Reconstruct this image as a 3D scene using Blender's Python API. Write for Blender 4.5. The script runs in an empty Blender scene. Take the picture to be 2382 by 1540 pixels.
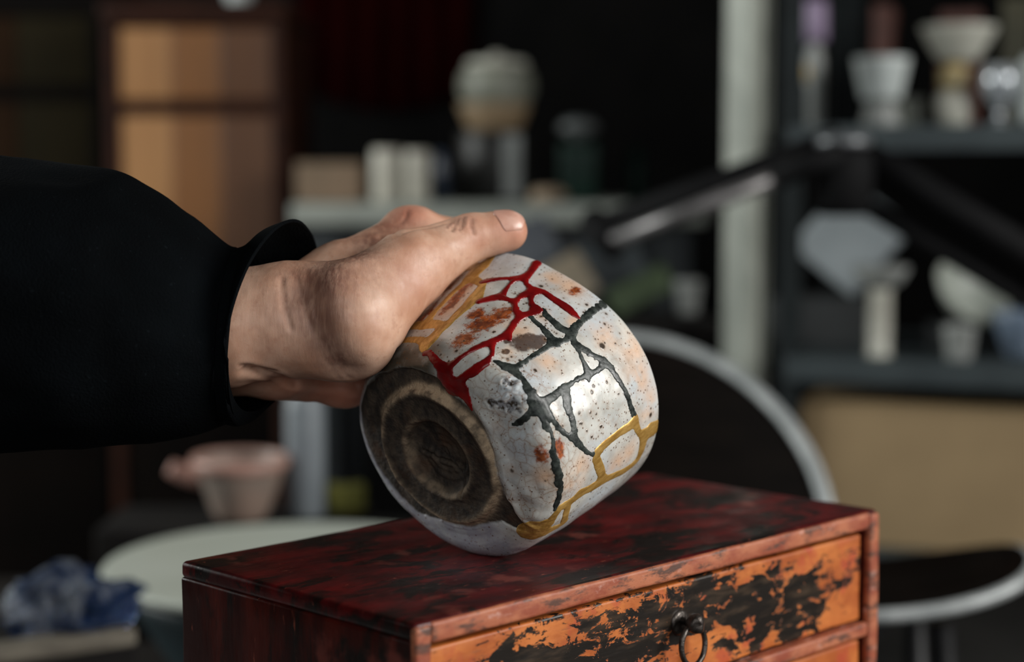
import bpy, bmesh, math, random
import numpy as np
from mathutils import Vector, Matrix
from mathutils.bvhtree import BVHTree

# ------------------------------------------------------------------ camera, world, light, exposure
SC = bpy.context.scene
COL = SC.collection
CZ = 0.85                                   # camera height, metres
FPX = 3958.0                                # focal length in pixels of the 2382 px wide frame
PITCH = math.atan(350.0 / FPX)
cam_data = bpy.data.cameras.new('camera')
cam_data.sensor_width = 36.0
cam_data.lens = 36.0 * FPX / 2382.0
cam_data.clip_start = 0.02
cam_data.dof.use_dof = True
cam_data.dof.focus_distance = 0.705
cam_data.dof.aperture_fstop = 4.4
cam = bpy.data.objects.new('camera', cam_data)
COL.objects.link(cam)
cam.location = (0, 0, CZ)
cam.rotation_euler = (math.pi / 2 - PITCH, 0, 0)
SC.camera = cam
SC.view_settings.view_transform = 'Standard'
SC.view_settings.look = 'None'
SC.view_settings.exposure = 0.0
SC.view_settings.gamma = 1.0
SC.view_settings.use_curve_mapping = False

world = bpy.data.worlds.new('world')
SC.world = world
world.use_nodes = True
bg = world.node_tree.nodes['Background']
bg.inputs['Color'].default_value = (0.55, 0.72, 0.85, 1)
bg.inputs['Strength'].default_value = 0.02


def window_light(name, loc, target, sx, sy, power, color):
    d = bpy.data.lights.new(name, 'AREA')
    d.shape = 'RECTANGLE'
    d.size, d.size_y = sx, sy
    d.energy = power
    d.color = color
    o = bpy.data.objects.new(name, d)
    COL.objects.link(o)
    o.location = loc
    o.rotation_euler = (Vector(target) - Vector(loc)).to_track_quat('-Z', 'Y').to_euler()
    return o


window_light('window_daylight', (2.36, 0.05, 1.62), (0.0, 0.35, 0.95), 1.5, 1.3, 80, (1.0, 0.985, 0.95))
window_light('open_front_daylight', (0.25, -2.15, 1.75), (0.0, 0.8, 0.8), 2.6, 1.9, 30, (0.97, 0.99, 1.0))
window_light('back_window_daylight', (-2.93, 1.80, 1.65), (0.30, 2.55, 0.80), 1.3, 1.2, 88, (0.97, 1.0, 0.97))

# ------------------------------------------------------------------ helpers
R3 = np.array([1.0, 0, 0])
F3 = np.array([0, math.cos(PITCH), -math.sin(PITCH)])
U3 = np.array([0, math.sin(PITCH), math.cos(PITCH)])


def at(px, py, d):
    """world point on the line of sight of a photograph pixel, at depth d"""
    return np.array([0, 0, CZ]) + d * (F3 + R3 * (px - 1191.0) / FPX - U3 * (py - 770.0) / FPX)


def hash3(ix, iy, iz, seed):
    h = (ix * 374761393 + iy * 668265263 + iz * 2147483647 + seed * 974634777) & 0xFFFFFFFF
    h = ((h ^ (h >> 13)) * 1274126177) & 0xFFFFFFFF
    h = ((h ^ (h >> 16)) * 2246822519) & 0xFFFFFFFF
    return ((h ^ (h >> 15)) & 0xFFFF) / 32767.5 - 1.0


def vnoise(p, scale, seed=0):
    """smooth value noise in -1..1 at points p (N,3), one cell = scale metres"""
    q = np.asarray(p) / scale + 1000.0
    i = np.floor(q).astype(np.int64)
    f = q - i
    f = f * f * f * (f * (f * 6 - 15) + 10)
    out = 0
    for dx in (0, 1):
        wx = f[..., 0] if dx else 1 - f[..., 0]
        for dy in (0, 1):
            wy = f[..., 1] if dy else 1 - f[..., 1]
            for dz in (0, 1):
                wz = f[..., 2] if dz else 1 - f[..., 2]
                out = out + wx * wy * wz * hash3(i[..., 0] + dx, i[..., 1] + dy, i[..., 2] + dz, seed)
    return out


def fbm(p, scale, octaves=3, seed=0):
    out, a, t = 0, 1.0, 0
    for k in range(octaves):
        out = out + a * vnoise(p, scale / 2 ** k, seed + 17 * k)
        t += a
        a *= 0.5
    return out / t


def sstep(a, b, x):
    t = np.clip((x - a) / (b - a), 0, 1)
    return t * t * (3 - 2 * t)


def mesh_obj(name, verts, faces, mat=None, parent=None, smooth=True, mats=None):
    me = bpy.data.meshes.new(name)
    verts = np.asarray(verts, dtype=np.float64)
    if isinstance(faces, np.ndarray):
        n, k = faces.shape
        me.vertices.add(len(verts))
        me.vertices.foreach_set('co', verts.ravel())
        me.loops.add(n * k)
        me.loops.foreach_set('vertex_index', faces.ravel().astype(np.int32))
        me.polygons.add(n)
        me.polygons.foreach_set('loop_start', np.arange(0, n * k, k, dtype=np.int32))
        me.polygons.foreach_set('loop_total', np.full(n, k, dtype=np.int32))
        me.update(calc_edges=True)
        me.validate()
    else:
        me.from_pydata([tuple(v) for v in verts], [], faces)
        me.update()
    me.polygons.foreach_set('use_smooth', np.full(len(me.polygons), smooth, dtype=bool))
    if mat is not None:
        me.materials.append(mat)
    o = bpy.data.objects.new(name, me)
    COL.objects.link(o)
    if parent is not None:
        o.parent = parent
    return o


def tag(o, label=None, cat=None, group=None, kind=None):
    if label: o['label'] = label
    if cat: o['category'] = cat
    if group: o['group'] = group
    if kind: o['kind'] = kind
    return o


def thing(name, loc, label, cat, rz=0.0, group=None):
    o = bpy.data.objects.new(name, None)
    COL.objects.link(o)
    o.empty_display_size = 0.05
    o.location = tuple(loc)
    o.rotation_euler = (0, 0, rz)
    return tag(o, label, cat, group)


def attr(o, name, arr):
    a = o.data.color_attributes.new(name, 'FLOAT_COLOR', 'POINT')
    buf = np.ones((len(o.data.vertices), 4), dtype=np.float32)
    buf[:, :arr.shape[1]] = arr
    a.data.foreach_set('color', buf.ravel())


def rbox_mesh(sx, sy, sz, r=0.002, n=(6, 6, 6), wob=0.0, wscale=0.02, seed=0, o=(0, 0, 0)):
    """box with rounded edges from (0,0,0)+o to (sx,sy,sz)+o, its faces split n times and made slightly uneven"""
    S = np.array([sx, sy, sz], float)
    r = min(r, S.min() * 0.49)

    def axis(k):
        L = S[k]
        e = [0, r * 0.3, r * 0.7, r]
        mid = list(np.linspace(r, L - r, n[k] + 1))[1:-1]
        return np.array(e + mid + [L - r, L - r * 0.7, L - r * 0.3, L])
    ax = [axis(k) for k in range(3)]
    V, Fc, base = [], [], 0
    for k in range(3):
        a, b = (k + 1) % 3, (k + 2) % 3
        for side in (0, 1):
            A, B = np.meshgrid(ax[a], ax[b], indexing='ij')
            P = np.zeros(A.shape + (3,))
            P[..., a], P[..., b] = A, B
            P[..., k] = S[k] if side else 0
            na, nb = A.shape
            idx = base + np.arange(na * nb).reshape(na, nb)
            q = np.stack([idx[:-1, :-1], idx[1:, :-1], idx[1:, 1:], idx[:-1, 1:]], -1).reshape(-1, 4)
            if not side: q = q[:, ::-1]
            V.append(P.reshape(-1, 3)); Fc.append(q); base += na * nb
    V = np.concatenate(V); Fc = np.concatenate(Fc)
    key = np.round(V / 1e-7).astype(np.int64)
    _, first, inv = np.unique(key, axis=0, return_index=True, return_inverse=True)
    V = V[first]; Fc = inv.reshape(-1)[Fc]
    c = np.clip(V, r, S - r)
    d = V - c
    L = np.linalg.norm(d, axis=1)
    m = L > 1e-9
    V[m] = c[m] + d[m] / L[m][:, None] * r
    if wob:
        nrm = (V - S / 2) / S
        nrm /= np.linalg.norm(nrm, axis=1)[:, None]
        V = V + nrm * (fbm(V + seed * 3.1, wscale, 3, seed) * wob)[:, None]
    return V + np.array(o), Fc


def rbox(name, sx, sy, sz, mat, parent=None, o=(0, 0, 0), **kw):
    V, Fc = rbox_mesh(sx, sy, sz, o=o, **kw)
    return mesh_obj(name, V, Fc, mat, parent)


def join(parts):
    V, Fc, b = [], [], 0
    for v, f in parts:
        V.append(v); Fc.append(np.asarray(f) + b); b += len(v)
    return np.concatenate(V), np.concatenate(Fc)


def lathe_mesh(prof, n=48, c=(0, 0, 0), wob=0.0, seed=0):
    prof = np.array(prof, float)
    t = np.linspace(0, 2 * np.pi, n, endpoint=False)
    P = np.stack([prof[:, None, 0] * np.cos(t), prof[:, None, 0] * np.sin(t), np.repeat(prof[:, 1:2], n, 1)], -1)
    m = len(prof)
    i = np.arange(m * n).reshape(m, n)
    q = np.stack([i[:-1], np.roll(i[:-1], -1, 1), np.roll(i[1:], -1, 1), i[1:]], -1).reshape(-1, 4)
    V = P.reshape(-1, 3)
    if wob:
        V = V + V * np.array([1, 1, 0]) * (vnoise(V + seed, 0.03, seed) * wob)[:, None]
    return V + np.array(c), q


def lathe(name, prof, mat, parent=None, n=48, c=(0, 0, 0), wob=0.0, seed=0):
    V, q = lathe_mesh(prof, n, c, wob, seed)
    return mesh_obj(name, V, q, mat, parent)


def cup_prof(r0, r1, h, t=0.003, r_in=None):
    """outside from the foot up, over the lip and down to the inside bottom"""
    P = [(0, 0), (r0 * 0.8, 0), (r0, 0.002)]
    for k in np.linspace(0.1, 1, 8): P.append((r0 + (r1 - r0) * k ** 0.8, h * k))
    P.append((r1 - t * 0.5, h + t * 0.4))
    for k in np.linspace(1, 0.1, 8): P.append((r0 + (r1 - r0) * k ** 0.8 - t, h * k + t * (1 - k)))
    P += [(r0 * 0.7 - t * 0.5, t), (0, t)]
    return P


def tube_mesh(path, rad, n=12):
    """round bar along a path; rad is a number or one radius per point; capped"""
    P = np.array(path, float)
    m = len(P)
    rad = np.full(m, rad) if np.isscalar(rad) else np.array(rad, float)
    T = np.gradient(P, axis=0)
    T /= np.linalg.norm(T, axis=1)[:, None]
    up = np.array([0, 0, 1.0]) if abs(T[0][2]) < 0.9 else np.array([1.0, 0, 0])
    V = []
    a = np.cross(T[0], up); a /= np.linalg.norm(a)
    th = np.linspace(0, 2 * np.pi, n, endpoint=False)
    for k in range(m):
        a = a - T[k] * (a @ T[k]); a /= np.linalg.norm(a)
        b = np.cross(T[k], a)
        V.append(P[k] + rad[k] * (np.cos(th)[:, None] * a + np.sin(th)[:, None] * b))
    V = [np.repeat(P[:1], n, 0)] + V + [np.repeat(P[-1:], n, 0)]
    V = np.concatenate(V)
    i = np.arange((m + 2) * n).reshape(m + 2, n)
    q = np.stack([i[:-1], np.roll(i[:-1], -1, 1), np.roll(i[1:], -1, 1), i[1:]], -1).reshape(-1, 4)
    return V, q


def tube(name, path, rad, mat, parent=None, n=12):
    V, q = tube_mesh(path, rad, n)
    return mesh_obj(name, V, q, mat, parent)


def xf(vf, rz=0, loc=(0, 0, 0), M=None):
    v, f = vf
    if M is not None: v = v @ np.array(M).T
    c, s = math.cos(rz), math.sin(rz)
    return v @ np.array([[c, -s, 0], [s, c, 0], [0, 0, 1]]).T + np.array(loc), f


def rotm(axis, deg):
    return np.array(Matrix.Rotation(math.radians(deg), 3, axis))


# ------------------------------------------------------------------ materials
class NT:
    """short notation for shader nodes"""
    def __init__(self, name):
        self.m = bpy.data.materials.new(name)
        self.m.use_nodes = True
        self.t = self.m.node_tree
        self.b = self.t.nodes['Principled BSDF']
        self.obj = None

    def n(self, typ, ins=None, **props):
        x = self.t.nodes.new(typ)
        for k, v in props.items(): setattr(x, k, v)
        for k, v in (ins or {}).items(): self.set(x.inputs[k], v)
        return x

    def set(self, sock, v):
        if hasattr(v, 'is_linked') or isinstance(v, bpy.types.NodeSocket):
            self.t.links.new(v, sock)
        elif isinstance(v, (tuple, list)) and len(v) == 3 and sock.type == 'RGBA':
            sock.default_value = (*v, 1)
        else:
            sock.default_value = v

    def p(self, **kw):
        for k, v in kw.items(): self.set(self.b.inputs[k.replace('_', ' ')], v)

    def coord(self, scale=None, loc=(0, 0, 0)):
        if self.obj is None: self.obj = self.n('ShaderNodeTexCoord').outputs['Object']
        if scale is None: return self.obj
        return self.n('ShaderNodeMapping', {'Vector': self.obj, 'Scale': scale, 'Location': loc}).outputs[0]

    def noise(self, scale, vec=None, detail=4, rough=0.55, dist=0.0):
        return self.n('ShaderNodeTexNoise', {'Vector': vec if vec is not None else self.coord(), 'Scale': scale, 'Detail': detail,
                                             'Roughness': rough, 'Distortion': dist}).outputs['Fac']

    def vor(self, scale, vec=None, feature='F1', out='Distance', rnd=1.0):
        x = self.n('ShaderNodeTexVoronoi', {'Vector': vec if vec is not None else self.coord(), 'Scale': scale, 'Randomness': rnd}, feature=feature)
        return x.outputs[out]

    def ramp(self, fac, a, b, lo=0.0, hi=1.0):
        return self.n('ShaderNodeMapRange', {'Value': fac, 'From Min': a, 'From Max': b, 'To Min': lo, 'To Max': hi}, interpolation_type='SMOOTHSTEP').outputs[0]

    def math(self, op, a, b=0.0, c=0.0):
        return self.n('ShaderNodeMath', {0: a, 1: b, 2: c}, operation=op).outputs[0]

    def mix(self, fac, a, b, mode='MIX'):
        x = self.n('ShaderNodeMix', None, data_type='RGBA', blend_type=mode)
        self.set(x.inputs[0], fac); self.set(x.inputs[6], a); self.set(x.inputs[7], b)
        return x.outputs[2]

    def attr(self, name):
        a = self.n('ShaderNodeAttribute', None, attribute_name=name)
        return self.n('ShaderNodeSeparateColor', {'Color': a.outputs['Color']}).outputs

    def sep(self, vec=None):
        return self.n('ShaderNodeSeparateXYZ', {'Vector': vec if vec is not None else self.coord()}).outputs

    def bump(self, h, strength, dist=0.001, normal=None):
        ins = {'Height': h, 'Strength': strength, 'Distance': dist}
        if normal is not None: ins['Normal'] = normal
        return self.n('ShaderNodeBump', ins).outputs[0]


def simple(name, col, rough=0.6, col2=None, scale=30.0, metal=0.0, bump=0.0, stretch=(1, 1, 1), spec=0.5, contrast=(0.35, 0.65)):
    k = NT(name)
    c2 = col2 if col2 is not None else tuple(x * 0.72 for x in col)
    f = k.ramp(k.noise(scale, k.coord(stretch)), *contrast)
    k.p(Base_Color=k.mix(f, c2, col), Roughness=rough, Metallic=metal)
    k.b.inputs['Specular IOR Level'].default_value = spec
    if bump: k.p(Normal=k.bump(k.noise(scale * 3, k.coord(stretch)), bump))
    return k.m


# ------------------------------------------------------------------ the workshop
def struct(name, V, Fc, mat, smooth=False):
    return tag(mesh_obj(name, V, Fc, mat, None, smooth), kind='structure')


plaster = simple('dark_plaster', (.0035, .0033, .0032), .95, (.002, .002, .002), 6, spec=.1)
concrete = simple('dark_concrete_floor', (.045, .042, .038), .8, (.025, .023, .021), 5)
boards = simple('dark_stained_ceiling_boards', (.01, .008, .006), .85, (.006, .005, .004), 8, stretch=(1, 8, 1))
frame_paint = simple('window_frame_paint', (.20, .19, .17), .6)


def sbox(name, x0, x1, y0, y1, z0, z1, mat):
    V, Fc = rbox_mesh(x1 - x0, y1 - y0, z1 - z0, r=.002, n=(1, 1, 1), o=(x0, y0, z0))
    return struct(name, V, Fc, mat)


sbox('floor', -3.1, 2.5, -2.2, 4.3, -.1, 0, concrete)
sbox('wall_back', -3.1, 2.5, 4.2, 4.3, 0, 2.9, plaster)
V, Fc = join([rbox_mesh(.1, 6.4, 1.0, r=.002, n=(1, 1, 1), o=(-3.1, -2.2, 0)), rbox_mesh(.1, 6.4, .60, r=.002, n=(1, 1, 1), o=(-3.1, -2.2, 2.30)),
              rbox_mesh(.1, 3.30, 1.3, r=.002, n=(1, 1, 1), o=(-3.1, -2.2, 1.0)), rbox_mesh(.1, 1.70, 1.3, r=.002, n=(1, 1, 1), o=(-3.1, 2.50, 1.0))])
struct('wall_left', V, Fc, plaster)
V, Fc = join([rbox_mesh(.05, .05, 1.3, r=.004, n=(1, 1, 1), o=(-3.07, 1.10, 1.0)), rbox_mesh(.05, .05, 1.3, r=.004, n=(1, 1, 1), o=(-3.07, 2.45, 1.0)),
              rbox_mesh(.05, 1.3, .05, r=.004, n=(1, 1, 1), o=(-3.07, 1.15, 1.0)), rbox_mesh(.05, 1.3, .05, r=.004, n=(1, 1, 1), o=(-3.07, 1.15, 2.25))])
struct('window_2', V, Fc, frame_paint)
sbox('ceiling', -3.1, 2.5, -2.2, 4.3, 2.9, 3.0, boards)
# right wall with the big workshop window
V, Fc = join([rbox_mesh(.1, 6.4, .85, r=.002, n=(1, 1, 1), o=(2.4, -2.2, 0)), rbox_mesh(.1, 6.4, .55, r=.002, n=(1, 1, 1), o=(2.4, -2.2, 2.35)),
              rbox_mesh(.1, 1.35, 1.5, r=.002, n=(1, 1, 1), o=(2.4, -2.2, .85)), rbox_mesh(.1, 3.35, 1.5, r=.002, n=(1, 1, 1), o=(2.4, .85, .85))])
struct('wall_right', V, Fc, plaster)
V, Fc = join([rbox_mesh(.05, .05, 1.5, r=.004, n=(1, 1, 1), o=(2.42, -.85, .85)), rbox_mesh(.05, .05, 1.5, r=.004, n=(1, 1, 1), o=(2.42, .80, .85)),
              rbox_mesh(.05, 1.6, .05, r=.004, n=(1, 1, 1), o=(2.42, -.8, .85)), rbox_mesh(.05, 1.6, .05, r=.004, n=(1, 1, 1), o=(2.42, -.8, 2.30))])
struct('window_1', V, Fc, frame_paint)



# ------------------------------------------------------------------ tea bowl
BOWL_AXIS = np.array([0.61838, 0.70434, 0.34857]); BOWL_AXIS /= np.linalg.norm(BOWL_AXIS)
BE1 = np.cross(BOWL_AXIS, [0, 0, 1]); BE1 /= np.linalg.norm(BE1)
BE2 = np.cross(BOWL_AXIS, BE1)
BOWL_C = np.array([-0.02916, 0.71238, CZ - 0.11541])
BRB, BRM, BRR, BH, BCR = 0.053438, 0.056684, 0.056956, 0.076515, 0.012039
_P = [(0, .0002), (.006, .0), (.011, -.0003), (.0145, -.0010), (.0172, -.0032), (.019, -.0040), (.0245, -.0042), (.0285, -.0040), (.0305, -.0033),
      (.0325, -.0018), (.0355, -.0006), (.0385, -.0001)]
for _t in np.linspace(0, np.pi / 2, 12): _P.append((BRB - BCR + BCR * np.sin(_t), BCR - BCR * np.cos(_t)))
for _t in np.linspace(.04, 1, 26): _P.append((BRB * (1 - _t) * (1 - 2 * _t) + BRM * 4 * _t * (1 - _t) + BRR * _t * (2 * _t - 1), BCR + (BH - BCR) * _t))
BPR = np.array(_P)
BS = np.concatenate([[0], np.cumsum(np.linalg.norm(np.diff(BPR, axis=0), axis=1))])
SMAX = BS[-1]
BCO = np.array([0.000281, -0.001122, 0.002349, 0.001317, -0.000421, 0.001515, 0.002988, -0.001761, 0.001113, -4.9e-05, -0.000556, -0.001625, 0.000276,
                -0.001096, -7.1e-05, 0.000255])
GLAZE = np.array(sorted([[-2.492, 51.4], [-2.079, 47.2], [-1.686, 45.12], [-1.45, 41.49], [-1.288, 39.67], [-1.152, 36.95], [-0.932, 36.95], [-0.759, 37.25],
                         [-0.445, 35.13], [-0.089, 33.9], [0.157, 33.9], [0.445, 36.34], [0.586, 42.1], [0.66, 48.15], [0.74, 49.5], [0.80, 43.61],
                         [0.848, 39.07], [1.021, 36.34], [1.236, 35.74], [1.518, 35.2], [1.88, 36.04], [2.194, 41.19], [2.351, 43.31], [2.9, 47.0]]))


def wrap(t):
    return (t + np.pi) % (2 * np.pi) - np.pi


def glaze_edge(t):
    g = np.concatenate([GLAZE - [2 * np.pi, 0], GLAZE, GLAZE + [2 * np.pi, 0]])
    return np.interp(wrap(t), g[:, 0], g[:, 1]) / 1000


def bowl_radial(t, z):
    """how far the hand-built wall departs from a round one"""
    g = np.clip(z / BH, 0, 1)
    out, i = 0, 0
    for k in range(1, 6):
        out = out + BCO[i] * g * np.cos(k * t) + BCO[i + 1] * g * np.sin(k * t)
        i += 2
        if k <= 3:
            out = out + BCO[i] * (1 - g) * np.cos(k * t) + BCO[i + 1] * (1 - g) * np.sin(k * t)
            i += 2
    return out


CRACK = np.array([(-11.48, 0.18), (-7.17, 1.14), (-4.57, 2.97), (2.22, 4.3), (5.56, 6.79), (7.53, 9.82), (9.38, 13.95), (8.13, 16.82)]) / 1000
BLOBS = [(-0.530, 51.0, 3.7), (-0.585, 48.4, 2.8), (-0.665, 55.3, 2.1), (-0.655, 45.9, 2.3), (-.69, 54.0, 1.8)]


def blob_dist(P, bt, bs, br):
    c = bowl_raw(np.array([bt]), np.array([bs / 1000]))[0]
    return np.linalg.norm(P - c, axis=-1) / (br / 1000) + .55 * vnoise(P, .0026, 50) + .25 * vnoise(P, .0011, 51)


def poly_dist(p, pl):
    d = np.full(p.shape[:-1], 9.0)
    for a, b in zip(pl[:-1], pl[1:]):
        ab = b - a
        t = np.clip(((p - a) @ ab) / (ab @ ab), 0, 1)
        d = np.minimum(d, np.linalg.norm(p - a - t[..., None] * ab, axis=-1))
    return d


def bowl_raw(t, s):
    r = np.interp(s, BS, BPR[:, 0]); z = np.interp(s, BS, BPR[:, 1])
    r = r + sstep(.036, .056, s) * bowl_radial(t, z)
    return np.stack([r * np.cos(t), r * np.sin(t), z], -1)


def bowl_surface(t, s):
    """points of the outside in the bowl's own frame (z from the foot to the lip), lumps of clay and glaze included"""
    P = bowl_raw(t, s)
    e = 1e-4
    dt = bowl_raw(t + 1e-3, s) - bowl_raw(t - 1e-3, s)
    ds = bowl_raw(t, np.minimum(s + e, SMAX)) - bowl_raw(t, np.maximum(s - e, 0))
    N = np.cross(dt, ds)
    N /= np.maximum(np.linalg.norm(N, axis=-1), 1e-12)[..., None]
    N[s < 5e-4] = (0, 0, -1)
    ge = glaze_edge(t) + 0.0007 * vnoise(P, .006, 5) + 0.0003 * vnoise(P, .002, 6)
    g = sstep(-.0006, .0012, s - ge)
    tw = wrap(t)
    thick = sstep(-.95, -.55, tw) * (1 - sstep(.55, .75, tw))
    roll = np.exp(-((s - ge - .0032) / .0028) ** 2) * (s > ge - .004)
    zone = sstep(.034, .04, s) * (1 - sstep(.060, .072, s)) * thick
    h = g * (.0004 + .0007 * sstep(-2.7, -2.3, tw) * (1 - sstep(-1.5, -1.2, tw)) + .0003 * vnoise(P, .014, 1) + .00012 * vnoise(P, .006, 2))
    h = h + g * zone * (.0009 * vnoise(P, .0105, 3) + .00045 * vnoise(P, .0058, 4) + .0004) + g * roll * (.0003 + .0011 * thick)
    # the drip of glaze at the lowest corner
    h = h + .0016 * np.exp(-((P[..., 0] - P0_DRIP[0]) ** 2 + (P[..., 1] - P0_DRIP[1]) ** 2 + (P[..., 2] - P0_DRIP[2]) ** 2) / .0042 ** 2)
    cl = (1 - g)
    h = h + cl * (.00042 * fbm(P, .0045, 4, 9) + .0005 * vnoise(P, .02, 10) * sstep(.012, .03, s))
    rho = np.hypot(P[..., 0], P[..., 1])
    inner = 1 - sstep(.0135, .0165, rho)
    h = h + inner * sstep(.0, .001, .03 - s) * (.00022 * np.cos(rho * 2 * np.pi / .0031 + tw) - .0006 * vnoise(P, .006, 12))
    h = h + (s < .040) * (.0014 * np.exp(-((rho - .0300) / .0015) ** 2) * (1 + .5 * vnoise(P, .012, 14)) - .0006 * np.exp(-((rho - .0240) / .003) ** 2)
                          - .0016 * (1 - sstep(.0150, .0178, rho)) + .0005 * np.exp(-((rho - .0190) / .0012) ** 2))
    cd = poly_dist(P[..., :2], CRACK)
    sg = (P[..., 1] * .8 - P[..., 0] * .6)
    h = h + (s < .03) * (-.0013 * np.exp(-(cd / .0007) ** 2) + .0007 * np.exp(-((cd - .0016) / .0012) ** 2))
    for bt, bs, br in BLOBS:
        d = blob_dist(P, bt, bs, br)
        h = h + .0003 * np.exp(-((d - 1.2) / .4) ** 2) - .0005 * (1 - sstep(.4, 1.0, d)) * (1 - .35 * vnoise(P, .0018, 21))
    return P + N * h[..., None], N


P0_DRIP = bowl_raw(np.array([0.52]), np.array([.0505]))[0]

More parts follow.
